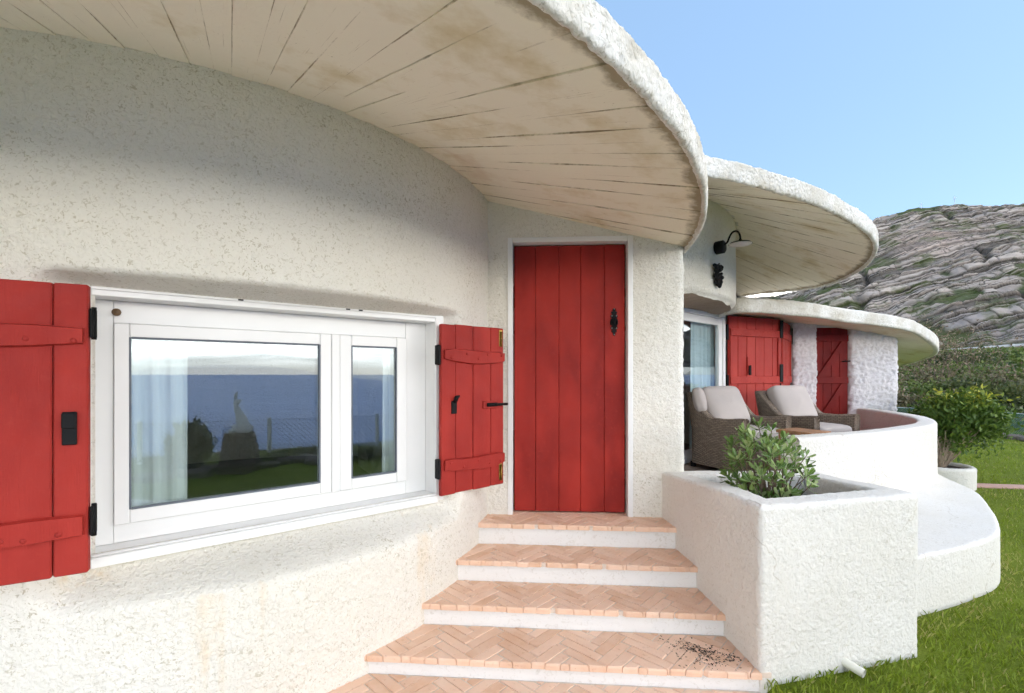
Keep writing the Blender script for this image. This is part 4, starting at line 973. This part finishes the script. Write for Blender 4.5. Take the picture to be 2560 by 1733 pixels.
def branches(base, tips, r0, seed, bend=.15, seg=5):
    rr_ = random.Random(seed); ms = []
    for t in tips:
        b = np.array(base) + np.array([rr_.uniform(-1, 1), rr_.uniform(-1, 1), 0]) * r0 * 2; t = np.array(t); L = np.linalg.norm(t - b)
        mid = (b + t) / 2 + np.array([rr_.uniform(-1, 1), rr_.uniform(-1, 1), rr_.uniform(.0, 1)]) * bend * L
        ms.append(tube_mesh(spline([b, mid, t], 7), np.linspace(r0, r0 * .25, 7), seg))
    return merge(ms)
def bush(name, c, rad, n, size, mat, label, cat, group, seed, clumps=26, bark=BARK, low=.15, tips=14, tone_bias=0., up=.3):
    r = np.random.default_rng(seed); c = np.array(c, float); rad = np.array(rad, float)
    t = thing(name, tuple(c), label, cat, group)
    q = r.normal(size=(clumps, 3)); q /= np.linalg.norm(q, axis=1, keepdims=True); q[:, 2] = np.abs(q[:, 2]) * 1.0 - low
    cc = c + np.array([0, 0, rad[2] * .45]) + q * rad * np.array([1, 1, .62]) * r.uniform(.45, 1.0, (clumps, 1))
    per = n // clumps; Cs = []; tn = []
    for k in range(clumps):
        g = r.normal(size=(per, 3)) * rad * .19 * r.uniform(.6, 1.2); p = cc[k] + g; Cs.append(p)
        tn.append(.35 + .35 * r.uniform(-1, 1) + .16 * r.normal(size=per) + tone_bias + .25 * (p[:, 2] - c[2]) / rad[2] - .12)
    C = np.concatenate(Cs); tn = np.concatenate(tn); ok = C[:, 2] > c[2] - .02 * rad[2]; C, tn = C[ok], tn[ok]
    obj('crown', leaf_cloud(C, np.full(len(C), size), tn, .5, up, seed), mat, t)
    sel = cc[r.choice(clumps, min(tips, clumps), replace=False)]
    obj('stems', branches(c, sel, .03 * rad[2] * .55, seed), bark, t); return t

# shrub in the square planter: stems with rosettes of rounded leaves, each leaf a piece
sh = thing('shrub', (1.49, 2.72, .6), 'glossy green shrub with rounded silvery leaves in the square planter', 'shrub')
V = []; F = []
Lp = [(0, 0), (.10, .30), (.16, .62), (.15, .85), (.07, .98)]; n = len(Lp)
for (hx, ly) in Lp: V += [(-hx, ly, .10 * abs(hx) * 2 - .12 * ly * ly), (0, ly, -.12 * ly * ly), (hx, ly, .10 * abs(hx) * 2 - .12 * ly * ly)]
for i in range(n - 1):
    for j in (0, 1): F.append((i * 3 + j, i * 3 + j + 1, i * 3 + 4 + j, i * 3 + 3 + j))
leafme = smooth(mesh('leaf', np.array(V) * .072, F)); leafme.materials.append(PLEAF)
rs_ = random.Random(5); tips = []; SB = Vector((1.49, 2.72, .58))
for i in range(900):
    d = Vector((rs_.uniform(-1, 1), rs_.uniform(-1, 1), rs_.uniform(-.75, 1)))
    if not .55 < d.length < 1: continue
    tip = Vector((1.48, 2.72, .925)) + Vector((d.x * .245, d.y * .22, d.z * .27))
    tip.x += .03 * (1 - (tip.z - .65) / .5)
    if len(tips) < 78 and all((tip - q).length > .058 for q in tips): tips.append(tip)
sm = []
for t in tips:
    b = SB + Vector((rs_.uniform(-.025, .025), rs_.uniform(-.025, .025), 0)); mid = (b * .5 + t * .5) + Vector((rs_.uniform(-.04, .04), rs_.uniform(-.04, .04), rs_.uniform(-.03, .05)))
    sm.append(tube_mesh(spline([b, mid, t], 8), np.linspace(.006, .002, 8), 5))
obj('stems', merge(sm), BARK, sh)
tips.sort(key=lambda t: t.y); nl = 0; LV = []; LF = []; lv0 = np.array(V) * .072
for t in tips:
    ax = (t - Vector((1.49, 2.74, .74))).normalized() * .8 + Vector((0, -.1, .45)); ax.normalize()
    qz = ax.to_track_quat('Y', 'Z'); k = rs_.randint(9, 12)
    for j in range(k):
        lev = j / k; spread = math.radians(80 - 55 * lev + rs_.uniform(-10, 10)); phi = j * 2.399 + rs_.random()
        rot = qz.to_matrix() @ Matrix.Rotation(phi, 3, 'Y') @ Matrix.Rotation(spread, 3, 'X')
        s_ = rs_.uniform(.75, 1.1) * (1 - .25 * lev); p = t - ax * (.034 * (1 - lev))
        if nl < 300:
            o = obj('leaf', leafme, None, sh, p, rot.to_euler()); o.scale = (s_,) * 3
        else:
            k0 = len(LV) * len(lv0); LV.append(lv0 @ np.array(rot).T * s_ + np.array(p)); LF += [tuple(x + k0 for x in f) for f in F]
        nl += 1
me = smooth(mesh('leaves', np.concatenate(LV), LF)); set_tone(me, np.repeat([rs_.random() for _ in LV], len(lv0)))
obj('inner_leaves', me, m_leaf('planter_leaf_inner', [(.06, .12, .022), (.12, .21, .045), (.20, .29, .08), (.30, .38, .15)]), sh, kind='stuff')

# flat-topped shrub in the round planter with pale stems
rp = spline([(5.74 + .36 * math.cos(t), 6.22 + .36 * math.sin(t)) for t in np.linspace(0, 2 * math.pi, 17)[:-1]], 120, closed=True)
P = dgrid(sweep(rp, .085, -.05, .275, .03, closed=True, step=.02, side=1, z0in=.15), 57, .004, .004, .006, cu=True)
rpl = thing('round_planter', (5.74, 6.22, 0), 'small round white planter behind the end of the parapet', 'planter')
obj('planter_wall', smooth(mesh('rp', P, gridfaces(*P.shape[:2], cu=True))), STUCCO_B, rpl)
obj('soil', mesh('rs', [(5.74 + .3 * math.cos(t), 6.22 + .3 * math.sin(t), .235) for t in np.linspace(0, 6.283, 33)[:-1]], [tuple(range(32))]), SOIL, rpl)
r = np.random.default_rng(3); bs = thing('flat_topped_shrub', (5.74, 6.22, .23), 'dark flat-topped shrub with yellow tips and bare stems in the round planter', 'shrub')
tp = []; CC = []; TT = []; DD = []
for i in range(60):
    a_ = r.uniform(0, 2 * np.pi); rad = .50 * np.sqrt(r.uniform(.02, 1)); x, y = 6.08 + rad * np.cos(a_) * 1.02, 6.28 + rad * np.sin(a_) * .75
    h = .72 + .50 * (1 - (rad / .54) ** 2) ** .6 - .36 * r.random() ** 1.6 * (rad / .5); tp.append((x, y, h)); k = 170
    g = r.normal(size=(k, 3)) * np.array([.085, .085, .07]); g[:, 2] -= np.abs(r.normal(size=k)) * .10
    p = np.array([x, y, h]) + g; CC.append(p); TT.append(.18 + .2 * r.random() + .12 * r.normal(size=k) + .8 * sstep(p[:, 2], .98, 1.22) * (r.random() < .45) * r.random(k) + .3 * (g[:, 2] > .06) * r.random(k)); DD.append(np.tile(np.array([x - 5.8, y - 6.22, .4]), (k, 1)))
obj('crown', leaf_cloud(np.concatenate(CC), np.full(60 * 170, .072), np.concatenate(TT), .42, .1, 3, np.concatenate(DD)), LEAF_GLOSS, bs)
obj('stems', branches((5.78, 6.22, .22), tp[:44], .012, 4, .06), BARK_PALE, bs)
dry = [(5.50 + .3 * random.random(), 5.98 + .25 * random.random(), .42 + .4 * random.random()) for _ in range(26)]
ds = thing('dry_stalks', (5.62, 6.1, .23), 'dry straw-coloured stalks at the near side of the round planter', 'plant')
obj('stalks', branches((5.63, 6.08, .22), dry, .007, 9, .12), BARK_PALE, ds)
obj('leaves', leaf_cloud(np.array(dry) * np.array([1, 1, .85]), np.full(26, .07), r.uniform(.2, .9, 26), .5, .2, 5), LEAF_MID, ds)

# scrub behind the lawn
def gz(x, y): return float(ground_z(np.array([[x]]), np.array([[y]]))[0, 0])
G = 'scrub bushes behind the lawn'
bl_ = [(9.2, 13.9, 1.1, 1.35, LEAF_MID, 'fresh green bush just behind the end wall of the house', 0), (10.9, 14.6, 1.2, 1.1, LEAF_OLIVE, 'olive scrub bush behind the flat-topped shrub', 0),
       (12.9, 14.7, 1.4, 1.25, LEAF_OLIVE, 'spreading brownish-green bush behind the green netting', 0), (15.4, 15.2, 1.6, 1.9, LEAF_DARK, 'dark scrub bush at the right edge beyond the netting', .1),
       (13.2, 18.2, 1.8, 2.0, LEAF_OLIVE, 'olive bush further back beside the roof tip', 0), (16.6, 19.2, 2.0, 2.3, LEAF_MID, 'tall leafy bush below the guardrail', 0),
       (20.2, 20.6, 2.3, 2.5, LEAF_OLIVE, 'brownish scrub bush far right below the hill', 0), (18.4, 25.5, 2.6, 2.6, LEAF_DARK, 'dark rounded bush in the middle of the scrub', 0),
       (24.5, 26.5, 2.9, 2.8, LEAF_MID, 'green bush in the scrub near the right edge', -.05), (25.5, 33.5, 3.4, 3.0, LEAF_OLIVE, 'distant olive bush under the road', 0),
       (33, 35, 3.6, 3.0, LEAF_DARK, 'distant dark bush under the road at right', .05), (7.3, 12.6, 1.0, 1.15, LEAF_OLIVE, 'olive bush touching the rough end wall', 0)]
for i, (x, y, rad, h, m, lab, tb_) in enumerate(bl_):
    bush('bush', (x, y, gz(x, y)), (rad, rad, h * (.62 if y < 17 else .46)), 3600 if y < 17 else 3200, .07 + .0040 * y, m, lab, 'bush', G, 200 + i, 30, tone_bias=tb_)
for i, (x, y, h, lab) in enumerate([(11.9, 15.3, 2.0, 'bare pale twiggy shrub left in the scrub'), (17.6, 17.6, 2.9, 'bare twiggy shrub with pale trunk at right of the scrub'), (22, 24, 3.6, 'bare pale shrub standing up to the guardrail'), (16.6, 22.5, 3.2, 'dry leafless shrub behind the olive bush')]):
    z = gz(x, y); rr_ = random.Random(300 + i); tps = [(x + rr_.gauss(0, .33) * h, y + rr_.gauss(0, .3) * h, z + h * rr_.uniform(.45, 1)) for _ in range(20)]
    t = thing('bare_shrub', (x, y, z), lab, 'shrub'); obj('branches', branches((x, y, z), tps, .012 * h * .5, 310 + i, .22, 5), BARK, t)
    tt_ = np.array(tps); CL = np.repeat(tt_, 30, 0) + rng.normal(size=(20 * 30, 3)) * .08 * h; obj('leaves', leaf_cloud(CL, np.full(len(CL), .09 + .012 * h), rng.uniform(0, 1, len(CL)), .4, .2, 320 + i), LEAF_DRY, t)
# low cover on the bank below the road, nobody could count it
N = 42000; T_ = rng.uniform(19, 88, N); S_ = rng.uniform(-34, 26, N); X = .79 * S_ + .61 * T_; Y = -.61 * S_ + .79 * T_; keep = (X > .5 * Y) & (Y > 12.5); X, Y, T_ = X[keep], Y[keep], T_[keep]
Zg = ground_z(X[None], Y[None])[0]; cl = fbm(np.stack([X * .35, Y * .35, 0 * X], -1), 77, 3); Hh = np.clip(.35 + cl * 1.3, .05, 1.4) * rng.uniform(.1, 1, len(X)) * (.75 - .006 * T_)
obj('bank_scrub', leaf_cloud(np.stack([X, Y, Zg + Hh], -1), .10 + .006 * T_, .35 + .35 * cl + .25 * rng.normal(size=len(X)), .6, .5, 78), LEAF_MID, label='low green scrub covering the bank below the road', cat='scrub', kind='stuff')

# mown grass near the plinth and planter
def grass(N, x0, x1, y0, y1, keep, seed, h=(.018, .045)):
    r = np.random.default_rng(seed); X = r.uniform(x0, x1, N); Y = r.uniform(y0, y1, N); k = keep(X, Y, r); X, Y = X[k], Y[k]; n = len(X)
    pn = fbm(np.stack([X * 2.2, Y * 2.2, 0 * X], -1), 91, 4); dryp = sstep(fbm(np.stack([X * 1.6, Y * 1.6, 0 * X + 3], -1), 93, 4), .10, .32)
    H = r.uniform(*h, n) * (1 + .5 * pn); a_ = r.uniform(0, 6.283, n); ln = r.uniform(.1, .9, n) * H; wd = r.uniform(.0016, .0032, n) * (1 + .12 * Y)
    B = np.stack([X, Y, ground_z(X[None], Y[None])[0] - .004], -1); dx = np.stack([np.cos(a_), np.sin(a_), 0 * a_], -1); sx_ = np.stack([-np.sin(a_), np.cos(a_), 0 * a_], -1)
    V = np.stack([B - sx_ * wd[:, None], B + sx_ * wd[:, None], B + dx * ln[:, None] * .45 + np.array([0, 0, 1.]) * (H * .7)[:, None] + sx_ * wd[:, None] * .7, B + dx * ln[:, None] + np.array([0, 0, 1.]) * H[:, None]], 1)
    me = mesh('grass', V.reshape(-1, 3), np.arange(n * 4).reshape(n, 4)); tone = np.clip(.36 + .22 * pn + .13 * r.normal(size=n), 0, .68); foot_ = (np.interp(X, basep[:, 0], basep[:, 1]) - Y < .16 + .08 * pn) & (X > 2.1) & (X < 4.2); d_ = r.random(n) < (.08 + .65 * dryp + .5 * foot_); tone = np.where(d_, r.uniform(.7, 1, n), tone)
    set_tone(me, np.repeat(tone, 4)); return me
bp = basep
def outside(X, Y):
    yb = np.interp(X, bp[:, 0], bp[:, 1]); inplinth = (X > 1.6) & (X < 5.4) & (Y > yb - .012); inpl = (X > 1.1) & (X < 2.2) & (Y > 2.19 + (X - 1.17) * .249) & (Y < 3.4)
    return ~inplinth & ~inpl & (X > 1.19)
def kp(X, Y, r): return outside(X, Y) & (X / Y < 1.25) & (r.random(len(X)) < np.clip(5.5 / (X ** 2 + Y ** 2) * 1.6, .16, 1)) & ~((X > 6.05) & (np.abs(Y - (6.13 - (X - 6.1) * .16)) < .12)) & ((X - 5.74) ** 2 + (Y - 6.22) ** 2 > .14)
obj('grass', grass(430000, 1.1, 12.5, 1.5, 11.5, kp, 95), GRASS, label='mown green lawn grass beside the plinth', cat='grass', kind='stuff')
# paved strip across the lawn
obj('path', box_mesh(Fr((6.0, 6.15), (.987, -.158)), 0, 4.5, -.1, .1, -.05, .022, .01), PINK, kind='structure')
# soil crumbs spilt on the lower tread
ms = []
rc_ = random.Random(8)
V = []; F = []
for i in range(420):
    u = rc_.gauss(0, 1); v = rc_.gauss(0, 1); x = 1.01 + .075 * u - .10 * abs(v) * .5; y = 2.33 + .055 * v - .02 * u
    if x > xr(y) - .01 or y < 2.235 + SLP * (x - .4) + .01 or y > 2.53: continue
    s_ = rc_.uniform(.0012, .0048); k = len(V)
    el = rc_.uniform(1, 2.6); an = rc_.uniform(0, 3.14); ca, sa = math.cos(an) * s_, math.sin(an) * s_
    for (px, py, pz) in ((el, 0, .3), (0, 1, .4), (-el, 0, .3), (0, -1, .4), (.2, .1, 1.0)): V.append((x + px * ca - py * sa, y + px * sa + py * ca, .0735 + pz * s_ * .8 - .002))
    F += [(k, k + 1, k + 4), (k + 1, k + 2, k + 4), (k + 2, k + 3, k + 4), (k + 3, k, k + 4)]
obj('soil_crumbs', mesh('crumbs', V, F), SOIL, label='dark soil crumbs spilt at the planter end of the lower tread', cat='dirt', kind='stuff')

# green netting along the lawn edge
def fence_line(pts, n): return spline(pts, n)
def net_mesh(line, z0, z1, cell, rad):
    V = []; E = []
    s = np.r_[0, np.cumsum(np.linalg.norm(np.diff(line, axis=0), axis=1))]; L = s[-1]; H = z1 - z0
    quads = []
    def seg(u0, z0_, u1, z1_):
        p = [np.interp(u0, s, line[:, 0]), np.interp(u0, s, line[:, 1]), z0_]; q = [np.interp(u1, s, line[:, 0]), np.interp(u1, s, line[:, 1]), z1_]
        p[2] += gz_c(p[0], p[1]); q[2] += gz_c(q[0], q[1]); k = len(V); d = np.array([rad, 0, 0]); e_ = np.array([0, rad, rad])
        for a_ in (d, -d * .5 + e_, -d * .5 - e_): V.append(np.array(p) + a_)
        for a_ in (d, -d * .5 + e_, -d * .5 - e_): V.append(np.array(q) + a_)
        for i in range(3): quads.append((k + i, k + (i + 1) % 3, k + 3 + (i + 1) % 3, k + 3 + i))
    gz_c = lambda x, y: max(gz(x, y), -.6)
    k = 0
    u = -H
    while u < L:
        for sg in (0, 1):
            a0, a1 = (u, u + H) if sg == 0 else (u + H, u); zA, zB = z0, z1
            lo_, hi_ = max(min(a0, a1), 0), min(max(a0, a1), L)
            if hi_ - lo_ < .02: continue
            f = lambda uu_: zA + (zB - zA) * ((uu_ - a0) / (a1 - a0))
            seg(lo_, f(lo_), hi_, f(hi_))
        u += cell
    seg(0, z1, L * .5, z1); seg(L * .5, z1, L, z1)
    return mesh('net', V, quads)
gl_ = fence_line([(9.6, 13.5), (11.2, 12.6), (11.9, 11.7), (11.85, 10.6), (11.5, 9.3)], 60)
fn = thing('netting_fence', (11.5, 11.6, 0), 'low green netting fence along the far edge of the lawn', 'fence')
obj('netting', net_mesh(gl_, .0, .56, .055, .006), NET, fn, kind='stuff')
obj('top_wire', tube_mesh([(x, y, gz(x, y) + .56) for x, y in gl_], .009, 6), STEEL, fn)
for i in range(0, 60, 12): x, y = gl_[i]; obj('post', tube_mesh([(x, y, gz(x, y) - .1), (x, y, gz(x, y) + .62)], .02, 8), STEEL, fn)
ORD = lambda i: ['first', 'second', 'third', 'fourth', 'fifth', 'sixth', 'seventh', 'eighth', 'ninth', 'tenth', 'eleventh', 'twelfth', 'thirteenth', 'fourteenth', 'fifteenth', 'sixteenth', 'seventeenth', 'eighteenth', 'nineteenth', 'twentieth', '21st', '22nd', '23rd', '24th', '25th', '26th'][i]
def rock_mesh(s, seed):
    bm = bmesh.new(); bmesh.ops.create_icosphere(bm, subdivisions=2, radius=1); co = np.array([v.co[:] for v in bm.verts]); co = np.sign(co) * np.abs(co) ** .8; d = 1 + .28 * fbm(co * 1.3, seed, 3)
    for v, c_, k in zip(bm.verts, co, d): v.co = Vector(c_ * k * np.array(s))
    me = bpy.data.meshes.new('rock'); bm.to_mesh(me); bm.free(); return smooth(me, False)
for i in range(12):
    x, y = gl_[6 + i * 4] - np.array([.42, .25]); obj('edging_stone', rock_mesh((.19, .15, .09), 400 + i), ROCK, loc=(x, y, gz(x, y) + .03), rot=(0, 0, i * 1.7), label='grey edging stone, %s from the house in the row before the netting' % ORD(i), cat='stone', group='stones along the green netting')

# road with guardrail at the foot of the hill
rl = spline([(61, 92), (63.2, 80), (64.8, 70), (66.6, 60), (69, 50), (73, 38)], 90); rz = EYE + np.interp(rl[:, 1], [38, 60, 70, 92], [4.2, 3.25, 2.95, 2.8])
T = np.gradient(rl, axis=0); T /= np.linalg.norm(T, axis=1, keepdims=True); Nr = np.stack([-T[:, 1], T[:, 0]], 1)
P = np.stack([np.column_stack([rl + Nr * d, rz + dz]) for d, dz in ((-2, -9), (-1.2, -.25), (-.3, -.05), (0, 0), (6.5, 0), (7, .1), (9, -3))], 1)
obj('road', mesh('road', P, gridfaces(90, 7)), ASPHALT, kind='structure')
gd = thing('guardrail', (65.5, 66, EYE + 3), 'long grey metal guardrail at the foot of the rocky hill', 'guardrail')
for z0_, hh in ((.62, .16),):
    P = np.stack([np.column_stack([rl + Nr * d, rz + z]) for d, z in ((.1, .50), (.02, .56), (.1, .64), (.02, .72), (.1, .80), (.14, .80), (.14, .50))], 1)
    obj('rail', mesh('rail', P, gridfaces(90, 7, cv=True)), STEEL, gd)
P = np.stack([np.column_stack([rl + Nr * d, rz + z]) for d, z in ((-.05, -.3), (-.05, .28), (.3, .28), (.3, -.3))], 1)
obj('kerb_wall', mesh('kerb', P, gridfaces(90, 4)), m_plain('pale_concrete', (.52, .54, .56), .9), gd)
for i in range(2, 90, 4): x, y = rl[i] + Nr[i] * .2; obj('post', box_mesh(WORLD, x - .06, x + .06, -y - .06, -y + .06, rz[i], rz[i] + .85, 0), STEEL, gd)
for a_, b_, lab in ((-11.6, 189, 'thin mast on the ridge, the one nearer the roof'), (-4.2, 189, 'thin mast on the ridge, the one nearer the right edge')):
    x, y = (a_ + b_) * .70711, (b_ - a_) * .70711; t = thing('mast', (x, y, EYE + 49), lab, 'mast'); zt_ = EYE + 50
    obj('pole', tube_mesh([(x, y, zt_ - 3), (x, y, zt_ + 2.6)], .06, 6), STEEL, t); obj('aerial', tube_mesh([(x - .3, y + .3, zt_ + 2.1), (x + .3, y - .3, zt_ + 2.1)], .05, 5), STEEL, t)

# ------------------------------------------------------------------ SEA-SIDE GARDEN (seen in the window)
pn_ = WF.n; pp = WF.o - .115 * pn_
def mirror(x, y): d = (np.array([x, y]) - pp) @ pn_; q = np.array([x, y]) - 2 * d * pn_; return q
sp = mirror(-4.15, 7.06); ux = mirror(-3.15, 7.06) - sp; uy = mirror(-4.15, 8.06) - sp
ped = thing('stone_pedestal', (sp[0], sp[1], 0), 'tapered pedestal of stacked brown stones carrying the white statue', 'pedestal')
z = -.05; k = 0
while z < .60:
    hgt = random.uniform(.045, .075); half = .225 - .075 * (z / .62)
    for sgn, axs in ((1, 0), (-1, 0), (1, 1), (-1, 1)):
        x = -half
        while x < half - .02:
            wd = min(random.uniform(.10, .2), half - x); dep = half * .55; cxl = x + wd / 2; off = (half - dep / 2 + random.uniform(-.006, .01)) * sgn
            lx, ly = (cxl, off) if axs == 0 else (off, cxl); sxx, syy = (wd, dep) if axs == 0 else (dep, wd)
            p = sp + ux * lx + uy * ly; fr = Fr(p, ux)
            obj('stone', box_mesh(fr, -sxx / 2 + .004, sxx / 2 - .004, -syy / 2 + .004, syy / 2 - .004, z + .003, z + hgt - .003, .008, .006), PEDST, ped); x += wd
    z += hgt
zs = z
stt = thing('statue', (sp[0], sp[1], zs), 'white stone fish-tail statue on the stacked stone pedestal', 'statue')
L3 = lambda a_, b_, c_: tuple(np.append(sp + ux * a_ + uy * b_, zs + c_))
Pm = [(.01, 0, 0), (.02, 0, .05), (.045, 0, .11), (.03, 0, .17), (0.0, .0, .25), (-.035, 0, .33), (-.06, 0, .41), (-.068, 0, .48), (-.06, 0, .53)]
C_ = spline(Pm, 40); rad_ = np.interp(np.linspace(0, 1, 40), [0, .1, .25, .45, .7, .88, 1], [.12, .125, .085, .070, .042, .028, .012])
me = tube_mesh([L3(*q) for q in C_], rad_ * (1 + .06 * np.sin(np.arange(40) * 1.9)), 18); obj('body', me, STATUE, stt)
def fin(pts, th_):
    V = [L3(a_, -th_, c_) for a_, c_ in pts] + [L3(a_, th_, c_) for a_, c_ in pts]; n = len(pts)
    return mesh('fin', V, [tuple(range(n))[::-1], tuple(range(n, 2 * n))] + [(i, (i + 1) % n, n + (i + 1) % n, n + i) for i in range(n)])
obj('tail_fin', fin([(-.075, .49), (-.085, .55), (-.065, .60), (-.03, .615), (-.045, .57), (-.05, .50)], .014), STATUE, stt)
obj('tail_fin', fin([(-.055, .47), (-.02, .495), (.02, .49), (.035, .46), (.0, .455), (-.01, .425), (-.05, .43)], .014), STATUE, stt)
for i, (q, s_) in enumerate((((-.09, .02, .02), .06), ((.10, -.02, .03), .075), ((.0, .08, .03), .08), ((.12, .05, .06), .05), ((-.04, -.09, .025), .065))):
    obj('base_lump', rock_mesh((s_, s_, s_ * .7), 430 + i), STATUE, stt, L3(*q))
# edging rocks, plants, wire fence
def vpos(xd, yd, zabs=0.):
    dep = (EYE - zabs) * 1050 / (yd - 850); q = mirror((xd - 1162) / 1050 * dep, dep); return q
for i in range(26):
    f = i / 25; xd = 330 + 600 * f; q = vpos(xd, 1088 - 62 * f + random.uniform(-6, 6)); s_ = random.uniform(.10, .20)
    obj('border_rock', rock_mesh((s_, s_ * .8, s_ * .5), 440 + i), ROCK, loc=(q[0], q[1], .02), rot=(0, 0, i * 2.1), label='brown border rock, %s from the near curtain in the row below the statue' % ORD(i), cat='rock', group='border rocks below the statue')
q = vpos(438, 1066); bush('spiky_bush', (q[0], q[1], -.02), (.30, .30, .62), 1500, .13, LEAF_DARK, 'dark upright bush beside the pedestal', 'bush', None, 501, 16, tips=14, up=2.2)
for xd, yd, h, lab, m in ((640, 1046, .16, 'low green cushion plant right of the pedestal', LEAF_MID), (705, 1040, .2, 'dark low bush at the seaward border', LEAF_DARK), (835, 1040, .22, 'round bush seen in the small pane', LEAF_DARK), (380, 1060, .2, 'small dark bush by the near curtain', LEAF_DARK)):
    q = vpos(xd, yd); bush('border_plant', (q[0], q[1], -.02), (.32, .32, h), 1400, .045, m, lab, 'plant', None, int(520 + xd), 14, tips=6)
# fence on the cliff edge
ev = mirror(-4.15, 7.06); sv, tv = coast(ev[0], ev[1]); s_f = sv + 1.35
def st_xy(s, t): return (.79 * s + .61 * t, -.61 * s + .79 * t)
wl = np.array([st_xy(s_f, t) for t in np.linspace(tv - 7, tv + 9, 60)])
wf = thing('wire_fence', (wl[30][0], wl[30][1], 0), 'wire mesh fence between the garden and the sea', 'fence')
obj('wire_mesh', net_mesh(wl, -.05, .66, .085, .003), m_plain('wire_dark', (.05, .055, .06), .6), wf, kind='stuff')
for i in (4, 12, 20, 27, 34, 42, 50): x, y = wl[i]; obj('post', box_mesh(WORLD, x - .028, x + .028, -y - .028, -y + .028, -.3, .70, .004), UPVC, wf)
